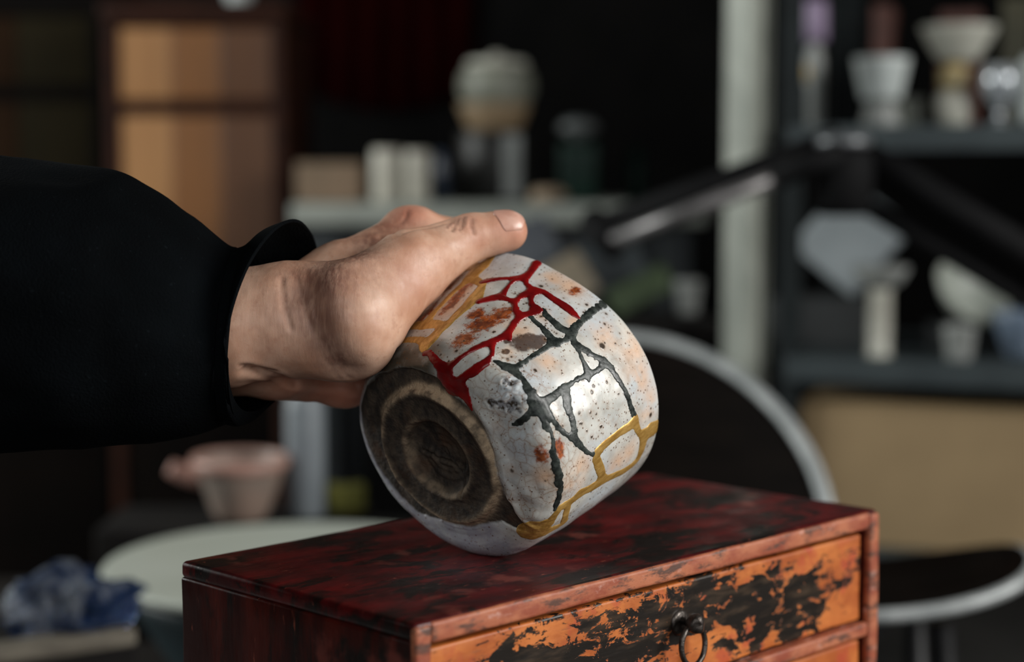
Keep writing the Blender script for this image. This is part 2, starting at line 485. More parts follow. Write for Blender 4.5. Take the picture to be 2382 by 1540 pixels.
SEAMS = {'gold': [[[-1.827,126.89,2.85],[-1.817,120.23,6.23],[-1.817,113.87,9.81],[-1.806,106.6,8.2],[-1.801,101.45,5.1],[-1.817,94.19,3.86],[-1.822,86.31,3.83],[-1.833,80.25,4.02],[-1.817,74.2,5.49],[-1.796,71.47,5.97]],
          [[-1.869,115.99,6.22],[-2.016,119.02,7.34],[-2.058,116.9,2.23]],
          [[-1.78,104.48,6.34],[-1.644,101.15,4.26],[-1.587,100.24,1.77]],
          [[-1.597,99.94,3.75],[-1.566,95.7,5.0],[-1.529,89.95,7.37],[-1.524,84.19,5.73],[-1.529,79.35,5.42],[-1.524,73.29,4.42],[-1.539,68.44,5.84],[-1.55,64.51,5.86],[-1.545,59.66,7.78],[-1.56,57.24,7.04],[-1.571,54.51,1.3]],
          [[-1.56,69.35,4.27],[-1.676,70.56,5.92],[-1.785,70.87,5.96],[-1.963,72.99,5.53],[-2.199,77.53,3.01]],
          [[-1.566,57.54,4.36],[-1.691,60.27,3.93],[-1.838,62.08,3.96],[-2.011,63.29,4.5],[-2.246,67.23,5.08],[-2.288,64.2,1.48]],
          [[0.089,108.72,2.2],[0.115,107.51,5.19],[0.12,103.27,4.6],[0.11,96.91,4.01],[0.11,90.55,3.92],[0.12,85.1,4.58],[0.141,81.47,5.58],[0.178,80.25,4.73],[0.262,82.37,5.06],[0.356,85.1,4.99],[0.445,86.61,6.26]],
          [[0.105,108.42,3.56],[0.178,109.02,4.23],[0.246,111.14,3.35],[0.288,114.78,4.63],[0.309,119.62,8.32],[0.34,125.08,7.87]],
          [[0.298,114.48,5.84],[0.398,115.99,6.2],[0.492,116.29,5.91],[0.56,115.08,5.92],[0.565,109.02,4.5],[0.539,101.76,4.46],[0.503,93.58,4.42],[0.471,87.52,5.44],[0.461,82.07,5.41],[0.445,76.32,4.65],[0.44,71.77,6.18],[0.461,68.75,4.93],[0.461,64.51,4.92],[0.445,60.27,3.87],[0.503,58.75,4.28],[0.576,57.84,5.33],[0.623,56.03,8.41],[0.681,53.3,11.83],[0.744,51.48,10.45],[0.754,49.97,7.03]],
          [[0.482,66.02,4.11],[0.571,66.93,4.65],[0.67,68.14,4.16],[0.775,70.56,5.24],[0.775,65.72,4.7],[0.754,60.87,6.23],[0.744,56.63,8.27],[0.785,54.82,7.25]]],
         'red': [[[-1.613,101.45,3.74],[-1.539,104.48,3.4],[-1.45,107.81,2.55],[-1.388,110.84,3.81],[-1.367,113.57,4.71],[-1.377,117.81,3.49],[-1.398,121.74,3.79],[-1.414,125.08,4.48]],
          [[-1.388,110.84,2.81],[-1.398,106.6,2.33],[-1.388,102.66,1.97],[-1.361,97.52,3.02]],
          [[-1.456,88.13,3.94],[-1.408,91.16,4.57],[-1.361,94.49,5.29],[-1.272,95.09,2.82],[-1.23,95.7,3.23]],
          [[-1.346,111.75,3.15],[-1.299,109.33,2.42],[-1.246,108.12,3.44],[-1.194,107.21,5.77],[-1.136,109.02,3.76],[-1.047,108.42,3.53],[-0.969,108.12,4.41],[-0.89,108.12,4.7],[-0.822,107.81,3.99],[-0.77,107.51,1.85],[-0.749,107.21,0.3]],
          [[-1.194,105.69,5.24],[-1.22,101.76,4.42],[-1.22,97.82,2.87],[-1.21,94.49,2.75],[-1.136,90.55,3.38],[-1.073,89.04,4.42],[-1.037,91.76,3.8],[-1.016,95.09,4.46],[-1.011,97.21,2.8]],
          [[-1.189,105.09,3.04],[-1.141,100.85,2.31],[-1.089,98.12,3.04],[-1.047,97.21,4.77],[-1.011,97.21,2.97]],
          [[-1.063,88.43,3.62],[-1.042,82.37,3.34],[-1.016,77.83,3.28],[-0.995,74.2,4.09],[-1.005,70.56,3.83],[-1.026,66.32,3.79],[-1.052,62.99,2.68],[-1.084,58.75,2.21]],
          [[-0.995,74.2,3.62],[-0.937,72.68,1.81],[-0.922,72.08,0.3]],
          [[-1.047,63.6,2.9],[-1.063,59.36,2.29],[-1.105,55.12,2.14],[-1.141,51.79,2.35],[-1.178,48.76,3.17],[-1.183,45.43,5.2]],
          [[-1.005,65.72,2.77],[-0.958,62.69,2.12],[-0.922,59.96,2.36],[-0.916,56.33,2.96],[-0.932,53.0,3.07],[-0.948,50.27,3.14]],
          [[-0.906,55.72,3.12],[-0.937,51.48,3.62],[-0.995,47.24,3.55],[-1.026,44.22,4.27],[-1.052,41.19,5.57]],
          [[-1.529,53.0,2.27],[-1.466,53.3,2.89],[-1.346,49.36,3.67],[-1.246,46.34,6.01],[-1.199,42.1,8.38],[-1.1,39.98,8.15],[-1.0,40.58,6.74],[-0.906,39.67,5.18],[-0.827,38.16,3.39],[-0.754,36.64,1.08]],
          [[-1.005,42.4,4.99],[-0.937,43.0,2.46]]],
         'black': [[[-1.011,91.16,2.74],[-0.942,89.95,3.08],[-0.874,89.34,3.08],[-0.817,88.43,3.34],[-0.754,87.22,3.97],[-0.712,87.52,4.62]],
          [[-1.0,99.33,0.91],[-0.942,97.21,3.04],[-0.859,96.0,3.68],[-0.791,96.0,4.41],[-0.744,96.61,4.22],[-0.712,97.52,4.75]],
          [[-0.759,126.59,4.3],[-0.759,120.23,3.49],[-0.754,114.48,4.01],[-0.744,108.12,3.38],[-0.728,102.66,3.35],[-0.712,98.73,3.86],[-0.691,96.0,3.56]],
          [[-0.696,96.3,3.43],[-0.686,92.97,2.62],[-0.707,89.04,2.63],[-0.723,84.8,3.15],[-0.723,80.25,2.61],[-0.728,75.71,2.61],[-0.728,71.47,2.6],[-0.733,66.93,2.59],[-0.733,62.99,2.78],[-0.738,60.27,3.8]],
          [[-0.874,58.15,1.57],[-0.827,59.05,2.88],[-0.78,59.36,4.22],[-0.738,60.87,4.73],[-0.681,60.27,3.89],[-0.623,59.66,2.68],[-0.571,58.75,3.04],[-0.518,58.15,3.84],[-0.461,57.54,5.02],[-0.419,58.75,5.52]],
          [[-0.67,96.3,3.03],[-0.618,95.09,3.64],[-0.565,96.3,3.46],[-0.503,97.82,3.46],[-0.45,99.94,3.17],[-0.403,102.06,3.99],[-0.351,103.27,3.65]],
          [[-0.414,100.85,3.39],[-0.382,102.06,3.65],[-0.319,103.27,3.35],[-0.251,103.88,3.35],[-0.178,104.78,2.74],[-0.11,105.69,2.8],[-0.031,106.6,3.09],[0.047,107.51,3.39],[0.073,108.72,1.84]],
          [[-0.628,93.88,2.12],[-0.581,93.58,2.74],[-0.539,92.67,2.74],[-0.497,91.46,2.74],[-0.45,90.85,3.38],[-0.419,90.25,4.28]],
          [[-0.393,101.45,2.2],[-0.387,97.52,2.21],[-0.393,92.97,2.52],[-0.403,89.64,3.26],[-0.414,84.8,1.9],[-0.419,80.25,1.88]],
          [[-0.419,79.35,2.19],[-0.419,75.11,2.82],[-0.419,69.65,3.12],[-0.419,63.9,4.02],[-0.414,59.66,4.96]],
          [[-0.393,89.64,2.99],[-0.377,88.73,2.31],[-0.367,88.13,2.04]],
          [[-0.408,59.36,4.93],[-0.414,56.03,3.33],[-0.408,53.0,3.24],[-0.398,50.27,3.34],[-0.387,47.85,2.61],[-0.393,46.94,1.84]],
          [[-0.382,58.15,4.31],[-0.33,57.24,3.37],[-0.278,56.93,2.66],[-0.22,57.84,1.78],[-0.168,57.84,1.98],[-0.105,56.33,2.89],[-0.037,56.33,2.78],[0.031,56.33,2.71],[0.099,56.93,2.5],[0.168,56.93,2.78]],
          [[0.005,56.93,2.5],[0.105,56.93,2.5],[0.194,57.84,2.51],[0.293,57.84,2.36],[0.382,57.84,3.3],[0.445,57.54,1.85]],
          [[-0.361,59.05,3.87],[-0.298,60.27,2.72],[-0.246,61.48,2.73],[-0.194,62.99,2.43],[-0.141,65.11,2.45],[-0.089,68.14,3.54],[-0.026,70.26,3.33],[0.026,72.38,2.87],[0.089,75.41,1.95],[0.136,78.74,1.95]],
          [[-0.403,74.5,4.89],[-0.356,72.99,4.49],[-0.309,71.17,4.68],[-0.257,70.87,4.02],[-0.199,70.56,3.25],[-0.147,70.26,3.25],[-0.099,69.05,3.65]]]}
RED_STAINS = [((-1.236, 76.32), 8.5, 6), ((-1.194, 83.89), 7, 4.6), ((-1.23, 63.6), 6, 4.2), ((-1.361, 79.65), 4.2, 4), ((-2.021, 88.55), 9, 5.5),
              ((-1.98, 80.7), 9, 6), ((-2.03, 100), 12, 7), ((-1.72, 92), 9, 3.0), ((-1.70, 84), 7, 3.0), ((-2.05, 92), 12, 7), ((-0.094, 52.09), 2.9, 4.6), ((-0.052, 59.36), 1.9, 3.4), ((-.98, 121), 3.5, 2.2), ((-.1, 59.0), 3, 3)]
BROWN_STAINS = [((-0.864, 76.01), 5.5, 4.2), ((-0.80, 81.0), 5.2, 3.2), ((-.83, 78.5), 5, 3.6), ((-.95, 72), 2.2, 1.6), ((-.88, 66), 1.8, 1.4)]
PEACH = [(-1.189, 120, 8), (-1.05, 122, 8), (-0.55, 112.05, 7), (-0.162, 117, 9), (0.084, 119.02, 8), (-.35, 121, 8), (0.40, 97, 7), (0.36, 104, 6), (0.262, 64.81, 8),
         (0.168, 70.56, 6), (-0.974, 80, 7), (-0.864, 68.14, 4), (-0.634, 76.92, 6), (-1.738, 92, 9), (-1.691, 83, 9), (-.95, 96, 4), (.1, 52, 5), (-.78, 104, 4)]
SPECKS = [(-1.194, 112.05, 1.18), (-1.1, 114.17, 0.55), (-1.079, 115.38, 0.47), (-0.979, 112.36, 0.71), (-0.864, 115.08, 0.55), (-0.827, 118.11, 0.95),
          (-0.785, 112.66, 0.79), (-0.681, 122.05, 0.79), (-0.623, 116.6, 0.79), (-0.508, 106.0, 1.42), (-1.084, 111.14, 0.47), (-0.953, 94.79, 0.79), (-0.906,
          94.19, 0.63), (-0.948, 83.89, 0.55), (-1.011, 87.52, 0.55), (-1.089, 72.99, 0.87), (-0.78, 84.8, 0.63), (-0.89, 65.11, 0.71), (-0.817, 65.41, 0.71),
          (-0.853, 62.08, 0.55), (-0.822, 63.29, 0.55), (-0.634, 68.14, 1.03), (-0.602, 79.04, 0.47), (-0.565, 80.86, 0.36), (-0.613, 63.9, 0.47), (-0.67, 63.9,
          0.39), (-1.529, 114.17, 0.55), (-1.471, 113.87, 0.39), (-1.429, 114.78, 0.63), (-1.634, 110.84, 0.71), (-1.555, 122.35, 0.47), (-1.759, 107.21, 0.55),
          (-1.262, 90.85, 0.55), (-1.299, 86.61, 0.55), (-1.445, 94.79, 0.63), (-1.477, 92.37, 0.47), (-1.435, 102.97, 0.47), (-0.283, 96.91, 0.89), (-0.314,
          89.04, 0.89), (-0.288, 86.61, 0.98), (-0.162, 100.85, 0.8), (-0.157, 92.67, 0.67), (-0.278, 77.23, 0.49), (-0.22, 75.41, 0.98), (-0.178, 81.16, 0.98),
          (-0.141, 84.19, 0.8), (-0.147, 74.8, 0.98), (-0.037, 85.4, 0.98), (-0.089, 84.8, 0.53), (-0.021, 90.25, 0.53), (-0.084, 101.76, 0.36), (-0.094,
          108.72, 0.44), (-0.194, 109.93, 0.62), (-0.335, 65.72, 0.8), (-0.33, 62.99, 0.62), (-0.278, 109.02, 0.53), (-0.314, 114.48, 0.62), (-0.319, 118.41,
          0.62), (-0.503, 106.3, 1.78), (-0.513, 108.72, 0.62), (-0.461, 113.87, 0.62), (-0.503, 120.23, 0.58), (-0.435, 76.62, 0.62), (0.168, 119.93, 1.33),
          (0.12, 120.53, 0.71), (-0.529, 60.57, 0.52), (-0.435, 76.62, 0.52), (-0.628, 68.14, 1.04), (-0.675, 63.9, 0.44), (-0.618, 63.9, 0.44), (-0.058, 65.72,
          0.67), (-0.005, 66.32, 0.59), (0.058, 65.41, 0.52), (-0.052, 61.17, 0.67), (-0.445, 41.49, 1.48), (-0.272, 43.91, 0.67), (-0.539, 45.73, 0.89),
          (-0.56, 41.79, 0.67), (0.052, 40.58, 1.85), (-0.215, 64.51, 0.74), (-0.01, 78.74, 0.81), (0.021, 82.68, 0.52), (-0.152, 74.2, 0.89), (-0.073, 76.62,
          0.67), (-0.225, 75.41, 0.74), (-0.178, 80.86, 0.81), (-1.367, 54.21, 0.75), (-1.199, 55.72, 0.94), (-1.215, 50.58, 0.66), (-1.194, 57.54, 0.47),
          (-1.215, 61.78, 0.75), (-1.089, 72.68, 0.84), (-1.309, 81.77, 0.56), (-1.686, 98.73, 0.94), (-1.812, 80.56, 0.56), (-2.032, 70.87, 0.66), (-1.681,
          63.29, 0.66), (-1.759, 57.24, 0.56), (-1.262, 90.85, 0.56)]


def make_bowl():
    nt, ns = 880, 310
    t = np.linspace(-np.pi, np.pi, nt, endpoint=False)
    s = np.concatenate([np.linspace(0, .030, 62)[:-1], np.linspace(.030, SMAX, ns - 61)])
    T, S = np.meshgrid(t, s)
    V, N = bowl_surface(T.ravel(), S.ravel())
    V = V.reshape(ns, nt, 3); N = N.reshape(ns, nt, 3)
    # lip and inside
    rows = [V]
    rim = V[-1]
    rr = np.hypot(rim[:, 0], rim[:, 1])
    dirs = rim[:, :2] / rr[:, None]
    def ring(off, z, f=1.0):
        zz = np.full(nt, BH + min(z, 0.0))
        so = np.interp(np.maximum(zz, .0125), BPR[23:, 1], BS[23:])
        ro = np.hypot(*bowl_raw(t, so)[:, :2].T) - .0003
        return np.concatenate([dirs * ((ro - off) * f)[:, None], (rim[:, 2] + z)[:, None]], 1)[None]
    for a in np.linspace(0.25, np.pi, 7): rows.append(ring(.0026 * (1 - math.cos(a)), .0024 * math.sin(a)))
    for k in np.linspace(0.06, 1, 16): rows.append(ring(.0052 + .0015 * k, -.063 * k))
    for k in np.linspace(0.1, 1, 14):
        rows.append(ring(.0067, -.063 - .006 * math.sin(k * np.pi / 2), max(1 - k, 1e-4) ** .7))
    A = np.concatenate(rows, 0)
    m = A.shape[0]
    i = np.arange(m * nt).reshape(m, nt)
    q = np.stack([i[:-1], np.roll(i[:-1], -1, 1), np.roll(i[1:], -1, 1), i[1:]], -1).reshape(-1, 4)[:, ::-1]
    P = A.reshape(-1, 3)
    k = NT('stoneware_glaze')
    o = mesh_obj('tea_bowl', P, q, k.m)
    # painted masks: firing marks, bare clay and the underside's shade
    n_out = ns * nt
    Tw, Sw = T.ravel(), S.ravel()
    Pr = V.reshape(-1, 3)
    paint = np.zeros((len(P), 3)); zone = np.zeros((len(P), 3)); more = np.zeros((len(P), 3))
    def centre(tt, ss): return bowl_raw(np.array([tt]), np.array([ss / 1000]))[0]
    red = np.zeros(n_out)
    for (tt, ss), r1, r2 in RED_STAINS:
        c = centre(tt, ss)
        e_t = np.array([-math.sin(tt), math.cos(tt), 0])
        d = Pr - c
        a = d @ e_t; b = np.linalg.norm(d - a[:, None] * e_t, axis=1)
        red = np.maximum(red, 1 - np.sqrt((a / (r2 / 1000)) ** 2 + (b / (r1 / 1000)) ** 2) * .55)
    brown = np.zeros(n_out)
    for (tt, ss), r1, r2 in BROWN_STAINS:
        c = centre(tt, ss)
        e_t = np.array([-math.sin(tt), math.cos(tt), 0])
        d = Pr - c
        a = d @ e_t; b = np.linalg.norm(d - a[:, None] * e_t, axis=1)
        u = a * .8 + b * .0
        brown = np.maximum(brown, 1 - np.sqrt((a / (r2 / 1000)) ** 2 + (b / (r1 / 1000)) ** 2) * .6)
    peach = np.zeros(n_out)
    for tt, ss, r in PEACH:
        d = np.linalg.norm(Pr - centre(tt, ss), axis=1)
        peach = np.maximum(peach, np.exp(-(d / (r / 1000)) ** 2))
    speck = np.zeros(n_out); halo = np.zeros(n_out)
    rng = random.Random(4)
    pts = list(SPECKS)
    for _ in range(330): pts.append((rng.uniform(-2.3, .7), rng.uniform(50, 126), rng.choice([.22, .25, .3, .35, .45, .55])))
    for _ in range(160): pts.append((rng.uniform(-3.14, 3.14), rng.uniform(50, 126), rng.choice([.3, .4, .5, .7])))
    for tt, ss, r in pts:
        sel = np.where((np.abs(Sw - ss / 1000) < .005) & (np.abs(wrap(Tw - tt)) < .09))[0]
        d = np.linalg.norm(Pr[sel] - centre(tt, ss), axis=1) * 1000 + .18 * vnoise(Pr[sel], .0007, 33)
        speck[sel] = np.maximum(speck[sel], 1 - sstep(r * .68, r * 1.08, d))
        halo[sel] = np.maximum(halo[sel], .8 * np.exp(-(d / (r * 1.7)) ** 2))
    ge = glaze_edge(Tw) + 0.0007 * vnoise(bowl_raw(Tw, Sw), .006, 5) + 0.0003 * vnoise(bowl_raw(Tw, Sw), .002, 6)
    clay = 1 - sstep(-.0008, .0008, Sw - ge)
    tw = wrap(Tw)
    crackle = (1 - sstep(.060, .074, Sw)) * sstep(-1.0, -.8, tw) * (1 - sstep(.7, .9, tw)) + .25
    # the upper-left shoulder carries a thin smoky brown glaze, the low side has its blue-grey shade put into the colour
    smoky = sstep(-2.7, -2.3, tw) * (1 - sstep(-1.45, -1.2, tw)) * (1 - sstep(.054, .066, Sw))
    bluish = sstep(.85, 1.1, tw) + (1 - sstep(-2.75, -2.5, tw))
    rho = np.hypot(Pr[:, 0], Pr[:, 1])
    rel = Pr[:, 2] - np.interp(rho, [0, .013, .0172, .019, .0305, .036, .045, .06], [0, 0, -.003, -.004, -.0033, -.0002, .0, .002])
    tan = 1.7 * np.exp(-((rho - .0316 - .0012 * vnoise(Pr, .011, 41)) / .0017) ** 2) + .55 * np.exp(-((rho - .0180 - .0008 * vnoise(Pr, .009, 42)) / .0014) ** 2)
    tan *= (Sw < .043) * (.70 + .75 * fbm(Pr, .006, 4, 40))
    blob = np.zeros(n_out)
    for bt, bs, br in BLOBS:
        blob = np.maximum(blob, 1 - sstep(.75, 1.05, blob_dist(Pr, bt, bs, br)))
    paint[:n_out] = np.stack([np.clip(red, 0, 1), speck, peach], -1)
    zone[:n_out] = np.stack([clay, np.clip(tan, 0, 1), np.clip(brown, 0, 1)], -1)
    more[:n_out] = np.stack([np.clip(crackle, 0, 1), np.clip(smoky, 0, 1) + 0 * blob, np.clip(bluish, 0, 1)], -1)
    extra = np.zeros((len(P), 3)); extra[:n_out] = np.stack([blob, halo, 0 * blob], -1)
    for nm, ar in (('paint', paint), ('zone', zone), ('more', more), ('extra', extra)): attr(o, nm, ar)
    # glaze
    p, z, m2, ex = k.attr('paint'), k.attr('zone'), k.attr('more'), k.attr('extra')
    c = k.coord()
    col = k.mix(k.ramp(k.noise(70, detail=5), .35, .68), (.46, .455, .42), (.70, .685, .63))
    col = k.mix(k.ramp(k.noise(35, k.coord((1, 1, 1), (3, 1, 2))), .45, .7), col, (.58, .62, .64))
    pf = k.math('MULTIPLY', p[2], k.ramp(k.noise(90, k.coord((1, 1, 1), (.3, .1, .2)), detail=5), .28, .62, 0, .85))
    col = k.mix(pf, col, (.74, .46, .29))
    wv = k.n('ShaderNodeVectorMath', {0: c, 1: k.n('ShaderNodeTexNoise', {'Vector': c, 'Scale': 160, 'Detail': 2}).outputs['Color']}, operation='MULTIPLY_ADD')
    wv.inputs[1].default_value = (1, 1, 1)
    nz = k.n('ShaderNodeTexNoise', {'Vector': c, 'Scale': 130, 'Detail': 3}).outputs['Color']
    sc_ = k.n('ShaderNodeVectorMath', {0: nz}, operation='SCALE'); sc_.inputs['Scale'].default_value = .0065
    cv = k.n('ShaderNodeVectorMath', {0: c, 1: sc_.outputs[0]}, operation='ADD').outputs[0]
    ed = k.vor(190, cv, 'DISTANCE_TO_EDGE')
    ed2 = k.vor(420, cv, 'DISTANCE_TO_EDGE')
    line = k.math('MAXIMUM', k.ramp(ed, .0, .026, .95, 0), k.math('MULTIPLY', k.ramp(ed2, .0, .045, 1, 0), .35))
    halo_l = k.math('MULTIPLY', k.ramp(ed, .0, .20, 1, 0), .24)
    lf = k.math('MULTIPLY', k.math('MAXIMUM', line, halo_l), k.math('MULTIPLY', m2[0], k.ramp(k.noise(60, detail=2), .32, .58, .15, 1)))
    col = k.mix(lf, col, (.27, .13, .055))
    # smoky shoulder and painted blue-grey shade of the underside
    col = k.mix(k.math('MULTIPLY', m2[1], k.ramp(k.noise(110, detail=6), .22, .5, .55, 1)), col, (.075, .062, .045))
    col = k.mix(k.math('MULTIPLY', m2[2], k.ramp(k.noise(150, detail=5), .3, .6, .5, .9)), col, (.30, .30, .35))
    # fine iron flecks
    for sc, th, rad_, cc in ((520, .72, .28, (.12, .05, .02)), (260, .84, .18, (.035, .02, .012)), (900, .80, .32, (.20, .09, .035))):
        vn = k.n('ShaderNodeTexVoronoi', {'Vector': c, 'Scale': sc})
        rn = k.n('ShaderNodeSeparateColor', {'Color': vn.outputs['Color']}).outputs[0]
        ff = k.math('MULTIPLY', k.math('GREATER_THAN', rn, th), k.ramp(vn.outputs['Distance'], rad_, rad_ * .6, 0, .85) if False else k.ramp(vn.outputs['Distance'], rad_ * .5, rad_, .85, 0))
        col = k.mix(ff, col, cc)
    # red iron bloom
    rf = k.math('ADD', p[0], k.math('MULTIPLY', k.math('SUBTRACT', k.noise(260, detail=7, rough=.7), .5), 1.7))
    rm = k.math('MULTIPLY', k.ramp(rf, .30, .66), k.math('GREATER_THAN', p[0], .02))
    rcol = k.mix(k.ramp(k.noise(420, detail=5, rough=.7), .38, .62), (.40, .085, .014), (.085, .011, .006))
    rcol = k.mix(k.math('MULTIPLY', k.ramp(rf, .72, 1.05), .8), rcol, (.07, .010, .005))
    col = k.mix(rm, col, rcol)
    soft = k.math('MULTIPLY', p[0], k.ramp(k.noise(70), .35, .65, .1, .45))
    col = k.mix(soft, col, (.50, .20, .10))
    bf = k.ramp(k.math('ADD', z[2], k.math('MULTIPLY', k.math('SUBTRACT', k.noise(300, detail=6), .5), .8)), .22, .50)
    bf = k.math('MULTIPLY', bf, k.math('GREATER_THAN', z[2], .02))
    col = k.mix(k.math('MULTIPLY', bf, .9), col, k.mix(k.noise(700), (.026, .011, .007), (.085, .040, .026)))
    col = k.mix(k.math('MULTIPLY', ex[1], .55), col, (.36, .19, .09))
    col = k.mix(k.math('MULTIPLY', p[1], .97), col, (.036, .022, .013))
    bl = k.mix(k.ramp(k.noise(600, detail=5), .4, .6), (.045, .030, .018), (.30, .30, .31))
    col = k.mix(ex[0], col, bl)
    # bare clay
    cl = k.mix(k.ramp(k.noise(150, detail=7, rough=.65), .35, .66), (.016, .012, .009), (.070, .050, .033))
    cl = k.mix(k.ramp(k.noise(60, detail=4), .5, .75), cl, (.065, .028, .011))
    cl = k.mix(k.math('MULTIPLY', z[1], k.ramp(k.noise(240, detail=6), .3, .55, .3, 1)), cl, (.44, .32, .205))
    gr = k.vor(1300)
    cl = k.mix(k.ramp(gr, .0, .22, .75, 0), cl, (.02, .016, .012))
    col = k.mix(z[0], col, cl)
    rough = k.mix(z[0], k.mix(k.ramp(k.noise(180), .4, .7), (.17,) * 3, (.34,) * 3), (.82,) * 3)
    hgt = k.math('ADD', k.math('MULTIPLY', k.noise(700, detail=4), k.ramp(z[0], 0, 1, .10, 1.9)), k.math('MULTIPLY', p[1], -.5))
    k.p(Base_Color=col, Roughness=rough, Normal=k.bump(hgt, .55, .0006))
    k.b.inputs['Specular IOR Level'].default_value = .5
    M = Matrix(np.column_stack([BE1, BE2, BOWL_AXIS]).tolist()).to_4x4()
    M.translation = Vector(BOWL_C)
    o.matrix_world = M
    return o


def seam_mesh(lines, seed, lift, edge_noise, name, mat, parent, fat=1.06):
    """one colour of lacquer: a raised ribbon that follows the cracks, pooled where cracks meet"""
    step = .00032
    t = np.arange(-2.75, 1.05, step / .056)
    s = np.arange(.0335, SMAX + 1e-6, step)
    s[-1] = SMAX
    T, S = np.meshgrid(t, s)
    n, m = T.shape
    Pr = bowl_raw(T.ravel(), S.ravel())
    f = np.full(n * m, -.02)
    kk = .0009
    for pl in lines:
        pl = np.array(pl)
        pl[:, 2] *= fat
        C = bowl_raw(pl[:, 0], np.minimum(pl[:, 1] / 1000, SMAX))
        W = pl[:, 2] / 2000
        best = np.full(n * m, -.02)
        pad = W.max() + .004
        sel = np.where(((Pr > C.min(0) - pad) & (Pr < C.max(0) + pad)).all(1))[0]
        Q = Pr[sel]
        b = np.full(len(sel), -.02)
        for i in range(len(C) - 1):
            ab = C[i + 1] - C[i]
            L2 = ab @ ab
            u = np.clip(((Q - C[i]) @ ab) / max(L2, 1e-12), 0, 1)
            b = np.maximum(b, W[i] + (W[i + 1] - W[i]) * u - np.linalg.norm(Q - C[i] - u[:, None] * ab, axis=1))
        a = f[sel]
        hh = np.maximum(kk * 2 - np.abs(a - b), 0) / (kk * 2)
        f[sel] = np.maximum(a, b) + hh * hh * kk * .5
    f = f + edge_noise * fbm(Pr, .0018, 3, seed) - .00005
    f = f.reshape(n, m)
    idx = np.arange(n * m).reshape(n, m)
    tri = np.concatenate([np.stack([idx[:-1, :-1], idx[:-1, 1:], idx[1:, 1:]], -1).reshape(-1, 3),
                          np.stack([idx[:-1, :-1], idx[1:, 1:], idx[1:, :-1]], -1).reshape(-1, 3)])
    ff = f.ravel()
    pos = ff[tri] > 0
    cnt = pos.sum(1)
    tri = tri[cnt > 0]; pos = pos[cnt > 0]; cnt = cnt[cnt > 0]
    tris = [tri[cnt == 3]]
    edges = []      # (a,b) pairs that need a cut vertex
    def roll(tr, first):
        r = np.arange(len(tr))
        return np.stack([tr[r, first], tr[r, (first + 1) % 3], tr[r, (first + 2) % 3]], 1)
    t1 = roll(tri[cnt == 1], pos[cnt == 1].argmax(1))
    t2 = roll(tri[cnt == 2], (~pos[cnt == 2]).argmax(1))
    E = np.concatenate([t1[:, [0, 1]], t1[:, [0, 2]], t2[:, [0, 1]], t2[:, [0, 2]]])
    Es = np.sort(E, 1)
    uq, inv = np.unique(Es, axis=0, return_inverse=True)
    inv = inv.reshape(-1) + n * m
    a, b = ff[uq[:, 0]], ff[uq[:, 1]]
    u = a / (a - b)
    tt = T.ravel()[uq[:, 0]] * (1 - u) + T.ravel()[uq[:, 1]] * u
    sv = S.ravel()[uq[:, 0]] * (1 - u) + S.ravel()[uq[:, 1]] * u
    n1, n2 = len(t1), len(t2)
    i1a, i1b, i2a, i2b = inv[:n1], inv[n1:2 * n1], inv[2 * n1:2 * n1 + n2], inv[2 * n1 + n2:]
    tris.append(np.stack([t1[:, 0], i1a, i1b], 1))
    tris.append(np.stack([i2a, t2[:, 1], t2[:, 2]], 1))
    tris.append(np.stack([i2a, t2[:, 2], i2b], 1))
    F_ = np.concatenate(tris)
    used, F_ = np.unique(F_, return_inverse=True)
    F_ = F_.reshape(-1, 3)
    TT = np.concatenate([T.ravel(), tt])[used]; SS = np.concatenate([S.ravel(), sv])[used]
    fv = np.concatenate([ff, np.zeros(len(tt))])[used]
    V, N = bowl_surface(TT, SS)
    x = np.clip(fv / .0016, 0, 1)
    h = -.00012 + lift * np.sqrt(1 - (1 - x) ** 2) + .00012 * fbm(V, .003, 3, seed + 3) * x
    return mesh_obj(name, V + N * h[:, None], F_[:, ::-1] if SEAM_FLIP else F_, mat, parent)


SEAM_FLIP = True


def make_seams(bowl):
    k = NT('gold_lacquer')
    f = k.noise(240, k.coord((1, 1, .3)), detail=7, rough=.75)
    col = k.mix(k.ramp(f, .36, .66), (.36, .19, .035), (.72, .44, .13))
    k.p(Base_Color=col, Metallic=.45, Roughness=k.ramp(f, .3, .7, .52, .34), Normal=k.bump(k.noise(420, k.coord((1, 1, .25)), detail=5), .35, .0005))
    seam_mesh(SEAMS['gold'], 60, .00042, .00025, 'gold_seam', k.m, bowl)['label'] = 'gold lacquer seams'
    k = NT('red_lacquer')
    f = k.noise(90, detail=3)
    k.p(Base_Color=k.mix(k.ramp(f, .35, .65), (.125, .003, .004), (.235, .005, .005)), Roughness=.24, Normal=k.bump(k.noise(230, detail=2), .12, .0006))
    seam_mesh(SEAMS['red'], 70, .00075, .00030, 'red_seam', k.m, bowl)['label'] = 'glossy red lacquer seams'
    k = NT('black_lacquer')
    f = k.noise(260, detail=6, rough=.7)
    k.p(Base_Color=k.mix(k.ramp(f, .35, .7), (.010, .013, .012), (.050, .060, .052)), Roughness=k.ramp(f, .3, .7, .3, .5), Normal=k.bump(k.noise(600, detail=4), .3, .0005))
    seam_mesh(SEAMS['black'], 80, .00045, .00080, 'black_seam', k.m, bowl)['label'] = 'greenish black lacquer seams'


tea_bowl = make_bowl()
make_seams(tea_bowl)
tag(tea_bowl, 'speckled cream stoneware tea bowl tipped on its edge, mended with gold, red and black seams', 'bowl')


# ------------------------------------------------------------------ red lacquer chest of drawers
BOX_TOP = CZ - .162
BOX_O = np.array([-0.0356, 0.6116, BOX_TOP])
BOX_RZ = math.atan2(.713, .701)
BW, BD, BHT = .3095, .149, .30


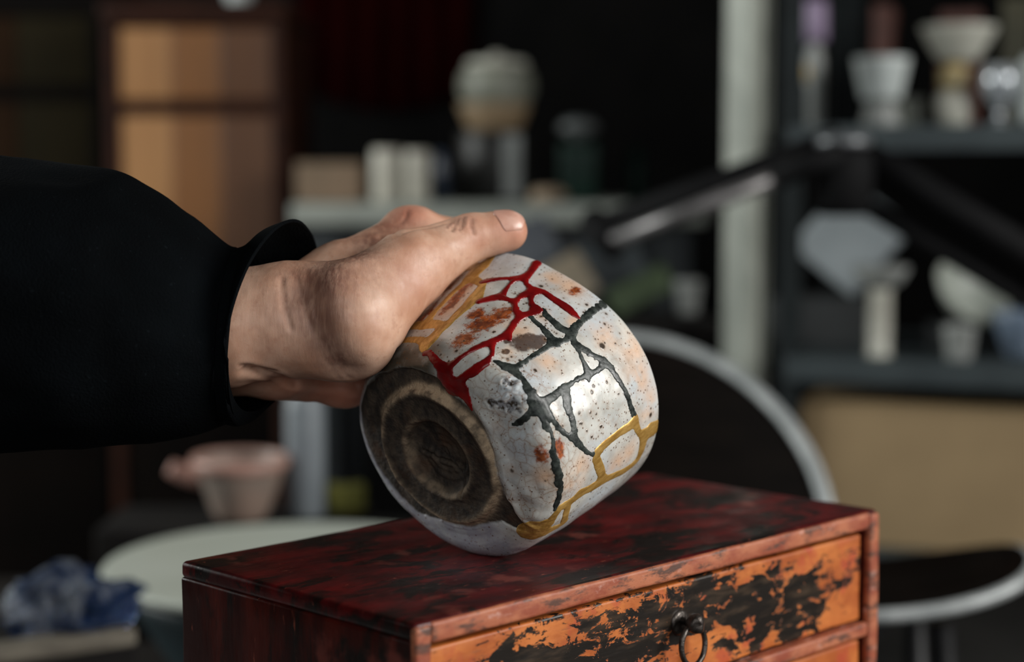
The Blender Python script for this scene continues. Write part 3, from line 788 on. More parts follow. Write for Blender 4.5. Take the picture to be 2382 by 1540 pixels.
def lacquer_red(name, grain=(1, 1, 1), dark=.5, base=(.125, .008, .008), base2=(.045, .006, .006), black=(.012, .007, .006), scuff=None, rough=.27):
    k = NT(name)
    c = k.coord(grain)
    col = k.mix(k.ramp(k.noise(38, c, detail=6, rough=.6), .38, .66), base2, base)
    w = k.noise(70, k.coord(tuple(g * .6 for g in grain), (3, 1, 7)), detail=9, rough=.7, dist=.4)
    col = k.mix(k.ramp(w, dark, dark + .10), col, black)
    col = k.mix(k.ramp(k.noise(24, k.coord((1, 1, 1), (5, 2, 1)), detail=5), .60, .70, 0, .7), col, scuff or (.23, .055, .04))
    col = k.mix(k.ramp(k.noise(260, c, detail=5, rough=.7), .62, .70, 0, .8), col, (.30, .075, .045))
    k.p(Base_Color=col, Roughness=k.ramp(k.noise(60, detail=5), .3, .7, rough, rough + .18), Normal=k.bump(k.noise(240, c, detail=6), .22, .0008))
    k.b.inputs['Specular IOR Level'].default_value = .35
    return k.m


def lacquer_rail(name):
    k = NT(name)
    c = k.coord((.45, 1, 1))
    col = k.mix(k.ramp(k.noise(90, c, detail=7, rough=.65), .34, .64), (.27, .055, .026), (.45, .15, .072))
    col = k.mix(k.ramp(k.noise(150, k.coord((.3, 1, 1), (1, 4, 2)), detail=7, rough=.7), .50, .62), col, (.10, .045, .03))
    col = k.mix(k.ramp(k.noise(120, k.coord((.6, 1, 1), (7, 4, 2)), detail=6), .60, .72), col, (.55, .30, .24))
    k.p(Base_Color=col, Roughness=.52, Normal=k.bump(k.noise(300, c, detail=5), .3, .0008))
    return k.m


def lacquer_drawer(name, seed):
    """orange lacquer worn through to black: torn streaks along the grain, worn most around the pull"""
    k = NT(name)
    x, y, z = k.sep()
    c = k.coord((.55, 1, 1), (seed, seed * .7, 0))
    n1 = k.noise(112, c, detail=10, rough=.70, dist=1.1)
    n2 = k.noise(150, k.coord((.16, 1, 1), (seed, 3, 1)), detail=6, rough=.7)
    n3 = k.noise(17, k.coord((.6, 1, 1), (seed * 2, 1, 4)), detail=3)
    f = k.math('ADD', k.math('MULTIPLY', n1, .95), k.math('MULTIPLY', n2, .55))
    f = k.math('ADD', f, k.math('MULTIPLY', n3, .55))
    # worn band: in the middle of the board, less near its top and its ends
    bz = k.math('MULTIPLY', k.math('ABSOLUTE', k.math('SUBTRACT', z, -.034)), -8.0)
    bx = k.ramp(x, .23, .29, 0, -.17)
    bx2 = k.ramp(x, .02, .07, -.10, 0)
    f = k.math('ADD', k.math('ADD', f, bz), k.math('ADD', bx, bx2))
    black = k.ramp(f, .875, .90)
    org = k.mix(k.ramp(k.noise(70, k.coord((.5, 1, 1), (2, 9, 1)), detail=6, rough=.65), .33, .68), (.35, .075, .011), (.58, .175, .036))
    org = k.mix(k.ramp(k.noise(50, k.coord((1, 1, 1), (4, 4, 8)), detail=5), .55, .68, 0, .75), org, (.42, .055, .022))
    org = k.mix(k.ramp(n2, .58, .70, 0, .55), org, (.16, .06, .025))
    blk = k.mix(k.ramp(k.noise(200, k.coord((.2, 1, 1)), detail=5), .45, .7), (.011, .008, .006), (.05, .032, .02))
    col = k.mix(black, org, blk)
    ed = k.ramp(k.math('ADD', black, k.math('MULTIPLY', k.noise(500, detail=3), .1)), .2, .8)
    h = k.math('MULTIPLY', black, -1.0)
    nrm = k.bump(k.noise(350, k.coord((.2, 1, 1)), detail=5), .2, .0006)
    k.p(Base_Color=col, Roughness=k.ramp(black, 0, 1, .50, .34), Normal=k.bump(h, .5, .0005, nrm))
    return k.m


def make_chest():
    t = thing('drawer_chest', BOX_O, 'small worn red and orange lacquer chest of drawers under the mended bowl', 'chest', BOX_RZ)
    top = lacquer_red('lacquer_red_top', (.5, 1.2, 1), .475)
    side = lacquer_red('lacquer_red_side', (1, 1, .22), .50, (.10, .012, .007), (.03, .005, .004))
    rail = lacquer_rail('lacquer_worn_edge')
    inner = simple('raw_drawer_wood', (.10, .045, .025), .8, scale=60)
    w = .0075
    rbox('top_panel', BW, BD, .0072, top, t, o=(0, 0, -.0072), r=.0022, n=(60, 30, 2), wob=.0005, wscale=.035, seed=1)
    rbox('top_rail', BW - 2 * w - .0004, .0075, .0083, rail, t, o=(w + .0002, -.0008, -.0090), r=.0015, n=(70, 2, 2), wob=.0004, wscale=.02, seed=2)['label'] = 'worn pinkish front edge'
    rbox('side_panel', w, BD, BHT - .007, side, t, o=(0, 0, -BHT), r=.0014, n=(2, 24, 40), wob=.0005, wscale=.03, seed=3)
    rbox('side_panel', w, BD, BHT - .007, side, t, o=(BW - w, 0, -BHT), r=.0014, n=(2, 24, 40), wob=.0005, wscale=.03, seed=4)
    rbox('front_stile', w + .0006, .004, BHT - .0015, rail, t, o=(-.0004, -.0012, -BHT), r=.0016, n=(2, 2, 60), wob=.0005, wscale=.02, seed=5)
    rbox('front_stile', w + .0006, .004, BHT - .0015, rail, t, o=(BW - w - .0002, -.0012, -BHT), r=.0016, n=(2, 2, 60), wob=.0005, wscale=.02, seed=6)
    rbox('back_panel', BW - 2 * w, .005, BHT - .008, side, t, o=(w, BD - .0055, -BHT), r=.001)
    rbox('bottom_panel', BW - 2 * w, BD - .006, .006, side, t, o=(w, 0, -BHT), r=.001)
    iron = simple('aged_iron', (.10, .085, .075), .34, (.03, .024, .02), 160, metal=.75, bump=.35)
    pitch, dh, z = .0530, .0428, -.0120
    n = 0
    while z - dh > -BHT + .006:
        x0, x1 = w + .0016, BW - w - .0016
        d = rbox('drawer', x1 - x0, .011, dh, lacquer_drawer('lacquer_orange_%d' % n, n * 3.7), t, o=(x0, .0036, z - dh), r=.0012, n=(80, 2, 16), wob=.0004, wscale=.02, seed=10 + n)
        d['label'] = 'orange lacquer drawer worn through to black'
        parts = [rbox_mesh(.004, BD - .03, dh - .010, o=(x0 + .002, .0148, z - dh + .002), r=.0008, n=(1, 2, 1)),
                 rbox_mesh(.004, BD - .03, dh - .010, o=(x1 - .006, .0148, z - dh + .002), r=.0008, n=(1, 2, 1)),
                 rbox_mesh(x1 - x0 - .004, .004, dh - .010, o=(x0 + .002, BD - .0185, z - dh + .002), r=.0008, n=(2, 1, 1)),
                 rbox_mesh(x1 - x0 - .004, BD - .03, .002, o=(x0 + .002, .0148, z - dh + .001), r=.0005, n=(2, 2, 1))]
        V, Fc = join(parts)
        mesh_obj('drawer_tray', V, Fc, inner, d)
        # the pull: a rosette, a headed pin and a dropped ring
        cx, cz = .1585, z - .0178
        prof = [(0, .0012), (.0034, .0012), (.0062, .0008), (.0068, 0), (.0066, -.0004)]
        v, f = lathe_mesh([(.0058, -.0005), (.0056, .0006), (.0042, .0012), (.0016, .0014), (1e-5, .0014)], 28)
        rx = rotm('X', 90)
        mesh_obj('rosette', v @ rx.T + [cx, .0034, cz], f, iron, d)
        pin = [(.0018, -.001), (.0018, .0045), (.0030, .0055), (.0044, .0075), (.0046, .0098), (.0034, .0118), (.0014, .0127), (1e-5, .0128)]
        v, f = lathe_mesh(pin, 28)
        v = v + v * (.10 * vnoise(v + 3, .004, n))[:, None]
        mesh_obj('pull_pin', v @ rx.T + [cx, .0036, cz + .0012], f, iron, d)
        a = np.linspace(0, 2 * np.pi, 41)
        R = .0088
        path = np.stack([cx + R * np.sin(a) * .92, -.0036 + .0028 * (np.cos(a) - 1) * .2, cz - R * .98 + R * np.cos(a)], -1)
        v, f = tube_mesh(path, .00125, 10)
        mesh_obj('ring_pull', v, f, iron, d)
        if z - pitch - dh > -BHT + .006:
            rbox('drawer_rail', BW - 2 * w - .0004, .0075, pitch - dh - .0036, rail, t, o=(w + .0002, -.0004, z - pitch + .0024), r=.0013, n=(70, 2, 2), wob=.0004, wscale=.02, seed=30 + n)
        z -= pitch
        n += 1
    rbox('drawer_rail', BW - 2 * w - .0004, .0075, z + BHT - .001, rail, t, o=(w + .0002, -.0004, -BHT), r=.0013, n=(70, 2, 2), wob=.0004, wscale=.02, seed=50)
    return t


make_chest()


# ------------------------------------------------------------------ the person's left hand, forearm and sleeve
def surface_nets(f, org, h):
    nx, ny, nz = f.shape
    s = f < 0
    cells = np.zeros((nx - 1, ny - 1, nz - 1), np.int8)
    corner = [(i, j, k) for i in (0, 1) for j in (0, 1) for k in (0, 1)]
    for i, j, k in corner: cells += s[i:nx - 1 + i, j:ny - 1 + j, k:nz - 1 + k]
    act = (cells > 0) & (cells < 8)
    I = np.argwhere(act)
    vid = np.full(act.shape, -1, np.int64)
    vid[act] = np.arange(len(I))
    acc = np.zeros((len(I), 3)); cnt = np.zeros(len(I))
    for a in corner:
        for ax in range(3):
            if a[ax]: continue
            b = list(a); b[ax] = 1
            fa = f[I[:, 0] + a[0], I[:, 1] + a[1], I[:, 2] + a[2]]
            fb = f[I[:, 0] + b[0], I[:, 1] + b[1], I[:, 2] + b[2]]
            m = (fa < 0) != (fb < 0)
            t = np.where(m, fa / np.where(m, fa - fb, 1), 0)
            p = np.array(a, float)[None] + 0 * acc
            p[:, ax] += t
            acc[m] += p[m]; cnt[m] += 1
    V = (I + acc / cnt[:, None]) * h + org
    Q = []
    for ax in range(3):
        b, c = (ax + 1) % 3, (ax + 2) % 3
        sl0 = [slice(None)] * 3; sl1 = [slice(None)] * 3
        sl0[ax] = slice(0, -1); sl1[ax] = slice(1, None)
        m = s[tuple(sl0)] != s[tuple(sl1)]
        E = np.argwhere(m)
        E = E[(E[:, b] > 0) & (E[:, c] > 0) & (E[:, b] < f.shape[b] - 1) & (E[:, c] < f.shape[c] - 1)]
        q = []
        for db, dc in ((-1, -1), (0, -1), (0, 0), (-1, 0)):
            g = E.copy(); g[:, b] += db; g[:, c] += dc
            q.append(vid[g[:, 0], g[:, 1], g[:, 2]])
        q = np.stack(q, 1)
        ins = s[E[:, 0], E[:, 1], E[:, 2]]
        q[~ins] = q[~ins][:, ::-1]
        Q.append(q)
    return V, np.concatenate(Q)


def cone_sdf(P, a, b, ra, rb):
    ab = b - a
    L2 = max(ab @ ab, 1e-12)
    t = np.clip(((P - a) @ ab) / L2, 0, 1)
    return np.linalg.norm(P - a - t[..., None] * ab, axis=-1) - (ra + (rb - ra) * t)


def smin(a, b, k):
    h = np.maximum(k - np.abs(a - b), 0) / k
    return np.minimum(a, b) - h * h * k * .25


def bowl_local(P):
    d = P - BOWL_C
    return np.stack([d @ BE1, d @ BE2, d @ BOWL_AXIS], -1)


def bowl_world(t, z, off):
    s = np.interp(z, BPR[23:, 1], BS[23:])
    p = bowl_raw(np.array([t]), np.array([s]))[0]
    p[:2] *= 1 + off / np.hypot(p[0], p[1])
    return BOWL_C + p[0] * BE1 + p[1] * BE2 + p[2] * BOWL_AXIS


def bowl_sdf(P):
    """outside distance to the filled bowl (approximate)"""
    q = bowl_local(P)
    t = np.arctan2(q[..., 1], q[..., 0])
    rho = np.hypot(q[..., 0], q[..., 1])
    z = q[..., 2]
    r = np.interp(z, BPR[11:, 1], BPR[11:, 0]) + sstep(0, .010, z) * bowl_radial(t, z)
    return np.maximum(rho - r - .0006, np.maximum(z - BH - .002, -z - .0005))


HAND = [
    (8, [(360, 790, 0.72, 23), (520, 765, 0.722, 23.5), (640, 745, 0.722, 22.5)]),
    (8, [(380, 835, 0.745, 17), (650, 843, 0.745, 14.5)]),
    (8, [(640, 745, 0.724, 22), (700, 742, 0.722, 22), (800, 748, 0.717, 23.5)]),
    (8, [(800, 748, 0.717, 23.5), (955, 625, 0.736, 16.2)]),
    (5, [(955, 625, 0.738, 16), (1090, 553, 0.752, 10.4)]),
    (3, [(1090, 553, 0.752, 10.4), (1178, 538, 0.757, 9.3)]),
    (9, [(690, 712, 0.738, 17), (790, 652, 0.752, 15), (945, 554, 0.778, 12)]),
    (4, [(955, 547, 0.778, 12.8), (960, 547, 0.778, 12.8)]),
    (6, [(958, 549, 0.778, 12), (1075, 558, 0.8, 9.6)]),
    (9, [(880, 640, 0.755, 12), (1000, 580, 0.77, 7.5)]),
    (9, [(700, 780, 0.752, 18), (850, 690, 0.785, 15)]),
    (5, [(620, 850, 0.752, 13.5), (700, 852, 0.762, 14.5), (800, 866, 0.775, 15)]),
    (6, [(800, 866, 0.775, 15), (850, 800, 0.805, 14)]),
    (9, [(650, 800, 0.748, 18), (930, 600, 0.8, 13)]),
    (9, [(650, 800, 0.75, 18), (905, 650, 0.816, 13)]),
    (9, [(650, 820, 0.752, 17), (885, 730, 0.822, 12)]),
    (4, [(1075, 558, 0.8, 9.6), ('b', -2.75, 0.076, 9.5, 9.0), ('b', -3.05, 0.078, 8, 8.0)]),
    (4, [(930, 600, 0.802, 12.5), ('b', -2.8, 0.056, 10, 9.8), ('b', -3.25, 0.064, 9, 9), ('b', -3.55, 0.067, 8, 8)]),
    (4, [(905, 650, 0.818, 12), ('b', -2.9, 0.048, 10, 9.4), ('b', -3.35, 0.055, 9, 8.6), ('b', -3.65, 0.058, 8, 7.8)]),
    (4, [(885, 730, 0.822, 11), ('b', -2.9, 0.034, 9, 8.2), ('b', -3.25, 0.042, 8, 7.5), ('b', -3.5, 0.045, 7, 7)]),
]


def make_hand():
    t = thing('person', at(420, 780, .73), 'person whose left hand in a black sleeve steadies the mended bowl', 'person')
    prims = []
    for item in HAND:
        pts = [(at(*p[:3]) if len(p) == 4 else bowl_world(p[1], p[2], p[3] / 1000), p[-1] / 1000) for p in item[1]]
        prims.append((item[0] / 1000, pts))
    allp = np.array([p for _, pts in prims for p, _ in pts])
    lo, hi = allp.min(0) - .032, allp.max(0) + .032
    h = .0011
    dims = np.ceil((hi - lo) / h).astype(int) + 1
    g = [lo[k] + h * np.arange(dims[k]) for k in range(3)]
    X = np.stack(np.meshgrid(*g, indexing='ij'), -1)
    f = np.full(dims, .05)
    for kk, pts in prims:
        for (a, ra), (b, rb) in zip(pts[:-1], pts[1:]):
            r = max(ra, rb) + .024
            i0 = np.maximum(np.floor((np.minimum(a, b) - r - lo) / h).astype(int), 0)
            i1 = np.minimum(np.ceil((np.maximum(a, b) + r - lo) / h).astype(int) + 1, dims)
            sl = tuple(slice(i0[k], i1[k]) for k in range(3))
            f[sl] = smin(f[sl], cone_sdf(X[sl], a, b, ra, rb), kk)
    # flesh gives way where it presses on the bowl
    fb = bowl_sdf(X)
    k2 = .0012
    hh = np.maximum(k2 - np.abs(f + fb), 0) / k2
    f = np.maximum(f, -fb) + hh * hh * k2 * .25
    V, Q = surface_nets(f, lo, h)
    # smooth once
    me_n = len(V)
    E = np.concatenate([Q[:, [0, 1]], Q[:, [1, 2]], Q[:, [2, 3]], Q[:, [3, 0]]])
    for it in range(3):
        acc = np.zeros_like(V); cnt = np.zeros(me_n)
        for a, b in ((0, 1), (1, 0)):
            np.add.at(acc, E[:, a], V[E[:, b]]); np.add.at(cnt, E[:, a], 1)
        V = V + .5 * (acc / cnt[:, None] - V)
    nq = np.cross(V[Q[:, 2]] - V[Q[:, 0]], V[Q[:, 3]] - V[Q[:, 1]])
    N = np.zeros_like(V)
    for k in range(4): np.add.at(N, Q[:, k], nq)
    N /= np.maximum(np.linalg.norm(N, axis=1), 1e-12)[:, None]
    # keep the largest connected piece
    tree = BVHTree.FromPolygons([tuple(v) for v in V], [tuple(q) for q in Q])
    camp = Vector((0, 0, CZ))

    def skin(px, py):
        d = Vector(at(px, py, 1.0)) - camp
        hit = tree.ray_cast(camp, d.normalized())
        return np.array(hit[0]) if hit[0] is not None else None
    disp = np.zeros(me_n)
    away = bowl_sdf(V)
    for depth, w, pts in FOLDS:
        pl = [skin(*p) for p in pts]
        pl = np.array([p for p in pl if p is not None])
        if len(pl) < 2: continue
        d = poly_dist(V, pl)
        disp -= depth / 1000 * np.exp(-(d / (w / 1000)) ** 2)
        if depth > 0: disp += .10 * depth / 1000 * np.exp(-((d - 2.2 * w / 1000) / (w / 1000)) ** 2)
    disp += .00035 * fbm(V, .012, 2, 61) + .00010 * vnoise(V, .004, 62)
    V = V + N * (disp * sstep(.0002, .0025, away))[:, None]
    # colour of the skin: pinker over knuckles, thumb tip and the heel of the hand
    blush = np.zeros(me_n)
    for px, py, r, a in BLUSH:
        p = skin(px, py)
        if p is not None: blush = np.maximum(blush, a * np.exp(-(np.linalg.norm(V - p, axis=1) / (r / 1000)) ** 2))
    tan_and_shade = np.zeros(me_n)  # browner back of the hand, with the wrist's shade put into the colour
    for px, py, r, a in TAN_AND_SHADE:
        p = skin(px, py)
        if p is not None: tan_and_shade = np.maximum(tan_and_shade, min(1.0, 1.3 * a) * np.exp(-(np.linalg.norm(V - p, axis=1) / (r / 1000)) ** 2))
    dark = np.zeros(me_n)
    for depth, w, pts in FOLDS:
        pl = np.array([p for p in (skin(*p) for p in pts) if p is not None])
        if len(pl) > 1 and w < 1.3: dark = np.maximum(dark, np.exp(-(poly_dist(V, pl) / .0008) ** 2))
    k = NT('skin')
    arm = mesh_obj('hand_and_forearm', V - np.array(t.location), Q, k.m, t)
    attr(arm, 'blush', np.stack([blush, dark, tan_and_shade], -1))
    b = k.attr('blush')
    col = k.mix(k.ramp(k.noise(55, detail=5), .32, .68), (.50, .265, .17), (.67, .42, .30))
    col = k.mix(k.ramp(k.noise(260, detail=4), .55, .72, 0, .35), col, (.40, .19, .12))
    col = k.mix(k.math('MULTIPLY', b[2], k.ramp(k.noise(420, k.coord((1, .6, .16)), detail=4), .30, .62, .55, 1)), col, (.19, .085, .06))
    col = k.mix(k.math('MULTIPLY', b[0], .85), col, (.55, .20, .125))
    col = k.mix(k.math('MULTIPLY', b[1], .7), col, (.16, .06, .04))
    vn = k.n('ShaderNodeTexVoronoi', {'Vector': k.coord(), 'Scale': 55})
    rn = k.n('ShaderNodeSeparateColor', {'Color': vn.outputs['Color']}).outputs[0]
    mole = k.math('MULTIPLY', k.math('GREATER_THAN', rn, .93), k.ramp(vn.outputs['Distance'], .03, .07, .6, 0))
    col = k.mix(mole, col, (.18, .07, .04))
    pores = k.vor(1500, feature='DISTANCE_TO_EDGE')
    lines = k.noise(620, k.coord((1, .6, .16)), detail=5)
    k.p(Base_Color=col, Roughness=k.ramp(k.noise(200), .3, .7, .42, .56), Normal=k.bump(k.math('MULTIPLY', lines, k.math('ADD', k.math('MULTIPLY', b[2], .75), .25)), .5, .0007, k.bump(pores, .08, .0005)))
    k.b.inputs['Subsurface Weight'].default_value = .12
    k.b.inputs['Subsurface Radius'].default_value = (.006, .002, .001)
    k.b.inputs['Subsurface Scale'].default_value = .6
    # thumbnail: a curved plate on the last joint
    tree = BVHTree.FromPolygons([tuple(v) for v in V], [tuple(q) for q in Q])
    a, b_ = at(*NAIL_AXIS[0]), at(*NAIL_AXIS[1])
    ax = (b_ - a) / np.linalg.norm(b_ - a)
    nr = U3 * NAIL_DIR[0] - F3 * NAIL_DIR[1] + R3 * NAIL_DIR[2]
    nr = nr - ax * (nr @ ax); nr /= np.linalg.norm(nr)
    sd = np.cross(ax, nr)
    nu, nv = 25, 27
    Vn = []
    for j in range(nv):
        v = j / (nv - 1)
        for i in range(nu):
            u = -1 + 2 * i / (nu - 1)
            hw = math.radians(60) * (1 - max(0, (abs(2 * v - 1) - .55) / .45) ** 2.2 * (.75 if v < .5 else .85))
            ph = u * hw
            L = np.linalg.norm(b_ - a)
            base = a + ax * L * (v * (1 - .06 * u * u if v > .5 else 1) + (.0 if v > .5 else .10 * u * u * (1 - 2 * v)))
            dirv = nr * math.cos(ph) + sd * math.sin(ph)
            hit = tree.ray_cast(Vector(base + dirv * .03), Vector(-dirv))
            p = np.array(hit[0]) if hit[0] is not None else base + dirv * .009
            edge = (1 - abs(u) ** 6) * (1 - abs(2 * v - 1) ** 8)
            lift = .00045 * edge ** .5 - .0002 + (.0004 * sstep(.75, 1, v))
            Vn.append(p + dirv * lift)
    Vn = np.array(Vn)
    i = np.arange(nu * nv).reshape(nv, nu)
    qn = np.stack([i[:-1, :-1], i[:-1, 1:], i[1:, 1:], i[1:, :-1]], -1).reshape(-1, 4)
    kn = NT('thumbnail')
    kn.p(Base_Color=kn.mix(kn.ramp(kn.noise(120), .35, .65), (.60, .32, .24), (.72, .44, .35)), Roughness=.30)
    nail = mesh_obj('thumbnail', Vn - np.array(t.location), qn, kn.m, arm)
    nail['label'] = 'smooth pale thumbnail'
    so = nail.modifiers.new('thickness', 'SOLIDIFY'); so.thickness = .0003; so.offset = 0
    # ---- sleeve
    cloth = NT('black_linen')
    wv = cloth.noise(900, detail=2)
    cc = cloth.mix(cloth.ramp(cloth.noise(18, detail=5), .35, .7), (.0006, .0010, .0014), (.0016, .0025, .0033))
    cc = cloth.mix(cloth.ramp(cloth.noise(420, cloth.coord((1, 1, 1)), detail=3), .66, .74, 0, .5), cc, (.005, .007, .0085))
    cloth.p(Base_Color=cc, Roughness=.92, Normal=cloth.bump(wv, .5, .001))
    cloth.b.inputs['Specular IOR Level'].default_value = .06
    cloth.b.inputs['Sheen Weight'].default_value = .0

    def loft(rows, n, folds, seed, wob):
        """rows: top and bottom of the outline (px, py), depth, half thickness; returns rings"""
        R_ = []
        th = np.linspace(0, 2 * np.pi, n, endpoint=False)
        for (tx, ty), (bx, by), d, hd, tilt in rows:
            T_, B_ = at(tx, ty, d), at(bx, by, d)
            c = (T_ + B_) / 2
            up = (T_ - B_) / 2
            out = np.array([tilt * .02, hd, 0])
            R_.append(c + np.cos(th)[:, None] * up + np.sin(th)[:, None] * out)
        R_ = np.array(R_)
        # smooth resampling along the arm
        m = len(R_)
        u = np.linspace(0, m - 1, (m - 1) * 10 + 1)
        i = np.clip(np.floor(u).astype(int), 0, m - 2)
        f_ = (u - i)[:, None, None]
        P0, P1, P2, P3 = R_[np.maximum(i - 1, 0)], R_[i], R_[i + 1], R_[np.minimum(i + 2, m - 1)]
        out = .5 * (2 * P1 + (P2 - P0) * f_ + (2 * P0 - 5 * P1 + 4 * P2 - P3) * f_ ** 2 + (3 * P1 - P0 - 3 * P2 + P3) * f_ ** 3)
        cen = out.mean(1, keepdims=True)
        nr_ = out - cen
        nr_ /= np.linalg.norm(nr_, axis=2)[..., None]
        flat = out.reshape(-1, 3)
        dn = wob * fbm(flat * np.array([.55, 1, 1.3]), .045, 3, seed).reshape(out.shape[:2]) + wob * .35 * (1 - np.abs(vnoise(flat * np.array([.8, 1, 1.5]), .022, seed + 9))).reshape(out.shape[:2])
        fade = np.ones(len(out)); fade[-6:] = np.linspace(1, .35, 6)
        return out + nr_ * (dn * fade[:, None])[..., None]

    def rings_mesh(R_, name, parent):
        m, n = R_.shape[:2]
        i = np.arange(m * n).reshape(m, n)
        q = np.stack([i[:-1], np.roll(i[:-1], -1, 1), np.roll(i[1:], -1, 1), i[1:]], -1).reshape(-1, 4)
        o = mesh_obj(name, R_.reshape(-1, 3) - np.array(t.location), q, cloth.m, parent)
        so = o.modifiers.new('thickness', 'SOLIDIFY'); so.thickness = .0014; so.offset = -1
        return o
    S_ = loft(SLEEVE, 72, 0, 71, .0045)
    slv = rings_mesh(S_, 'sleeve', t)
    slv['label'] = 'wide black cloth sleeve'
    C_ = loft(CUFF, 72, 0, 75, .0022)
    cuff = rings_mesh(C_, 'cuff', slv)
    cuff['label'] = 'turned back black cuff'
    return t


FOLDS = [
    (2.6, 2.6, [(575, 862), (640, 875), (700, 884), (760, 893), (830, 897)]),
    (1.6, 1.6, [(600, 868), (650, 882), (690, 896)]),
    (0.7, 1.1, [(656, 648), (657, 690), (664, 730), (674, 765)]),
    (0.3, 1.2, [(690, 650), (700, 700), (715, 760), (735, 800)]),
    (1.3, 1.6, [(885, 553), (930, 545), (985, 530), (1050, 512)]),
    (1.1, 0.9, [(1068, 507), (1060, 522), (1050, 535)]),
    (1.0, 0.8, [(1080, 505), (1076, 520), (1068, 533)]),
    (0.6, 0.8, [(1098, 510), (1096, 525), (1102, 542)]),
    (0.4, 0.7, [(1058, 510), (1048, 522), (1040, 530)]),
    (3.6, 9, [(708, 680), (724, 750), (750, 815), (796, 868)]),
    (0.35, 0.9, [(745, 800), (770, 850), (815, 885)]),
    (0.25, 0.9, [(730, 800), (755, 850), (790, 886)]),
    (-1.2, 7, [(760, 650), (850, 610), (960, 570)]),
    (0.5, 0.9, [(950, 488), (945, 505), (935, 520)]),
    (0.3, 0.7, [(690, 640), (695, 690), (705, 740)]),
    (0.3, 0.7, [(715, 628), (722, 690), (730, 740)]),
    (0.6, 1.0, [(560, 850), (600, 856), (640, 862)]),
]
TAN_AND_SHADE = [(705, 690, 12, .7), (735, 740, 12, .9), (755, 800, 10, .9), (785, 850, 9, .8), (760, 650, 15, .8), (810, 600, 15, .75), (870, 560, 14, .7), (900, 525, 12, .6), (850, 640, 12, .35), (700, 640, 10, .5), (945, 500, 8, .6)]
BLUSH = [(955, 492, 11, .75), (1000, 490, 12, .4), (1200, 525, 12, .7), (1120, 550, 10, .3), (800, 920, 22, .85), (700, 905, 18, .5), (1090, 515, 8, .45), (980, 640, 14, .25), (640, 800, 12, .15)]
NAIL_AXIS = [(1148, 545, .7555), (1222, 536, .7585)]
NAIL_DIR = (.86, .50, .0)
SLEEVE = [
    ((-1250, 586), (-1150, 1482), 0.8, 0.071, 0),
    ((-900, 466), (-850, 1312), 0.77, 0.06799999999999999, 0),
    ((-500, 398), (-480, 1162), 0.74, 0.064, 0),
    ((-160, 378), (-170, 1062), 0.72, 0.057999999999999996, 0),
    ((60, 386), (30, 1027), 0.715, 0.054000000000000006, 0),
    ((240, 420), (200, 1020), 0.715, 0.052000000000000005, 0),
    ((330, 458), (300, 1012), 0.72, 0.05, 0),
    ((430, 523), (400, 1004), 0.725, 0.046, 0),
    ((520, 586), (490, 986), 0.73, 0.039999999999999994, 0),
    ((554, 592), (535, 972), 0.733, 0.0385, 0),
]
CUFF = [
    ((552, 588), (532, 976), 0.733, 0.0405, 0),
    ((580, 576), (556, 982), 0.733, 0.042, 0),
    ((630, 537), (575, 977), 0.733, 0.044, 0.3),
    ((684, 516), (596, 954), 0.733, 0.046, 0.6),
]
make_hand()



# ------------------------------------------------------------------ tables that carry the foreground
dark_wood = simple('dark_stained_wood', (.012, .008, .006), .6, (.006, .004, .003), 14, stretch=(1, 7, 1))
TZ = BOX_TOP - BHT


def table(name, x0, x1, y0, y1, z, label, mat=None, cat='table', th=.03, leg=.045, low=None):
    mat = mat or dark_wood
    low = low or mat
    t = thing(name, ((x0 + x1) / 2, (y0 + y1) / 2, 0), label, cat)
    ox, oy = (x1 - x0) / 2, (y1 - y0) / 2
    rbox('tabletop', x1 - x0, y1 - y0, th, mat, t, o=(-ox, -oy, z - th), r=.004, n=(8, 4, 1))
    for sx in (-ox + .02, ox - .02 - leg):
        for sy in (-oy + .02, oy - .02 - leg):
            rbox('leg', leg, leg, z - th, low, t, o=(sx, sy, 0), r=.003, n=(1, 1, 3))
    for sy in (-oy + .03, oy - .05):
        rbox('apron', x1 - x0 - .09, .02, .06, low, t, o=(-ox + .045, sy, z - th - .06), r=.002, n=(2, 1, 1))
    return t


table('worktable', -.62, .40, .50, 1.10, TZ, 'dark low wooden worktable under the red lacquer chest')
table('side_table', -.80, -.10, 1.13, 1.95, TZ, 'dark low side table under the pale round lid and crate')

# ------------------------------------------------------------------ lower left: bucket, crate, bag, jug
lid_m = simple('pale_celadon_lid', (.47, .50, .44), .5, (.42, .45, .39), 8)
teal = simple('dark_teal_enamel', (.010, .028, .034), .45, (.007, .020, .026), 10)
c = at(700, 1303, 1.44)
ZL = float(c[2])
t = thing('bucket', (c[0], c[1], TZ), 'dark teal tapered bucket topped by a wide pale round lid, behind the chest', 'bucket')
H_ = ZL - TZ
t.scale = (1.06, 1.06, 1.0)
lathe('bucket_body', [(0, 0), (.066, 0), (.070, .004)] + [(.070 + .074 * k, .004 + (H_ - .016) * k) for k in np.linspace(.1, 1, 8)] + [(.138, H_ - .012), (.066, .008), (0, .008)], teal, t, 64)
lathe('bucket_lid', [(0, H_ - .010), (.150, H_ - .010), (.1545, H_ - .007), (.156, H_ - .003), (.1545, H_ - .0005), (.149, H_), (.1, H_ - .001), (0, H_ - .001)], lid_m, t, 72)

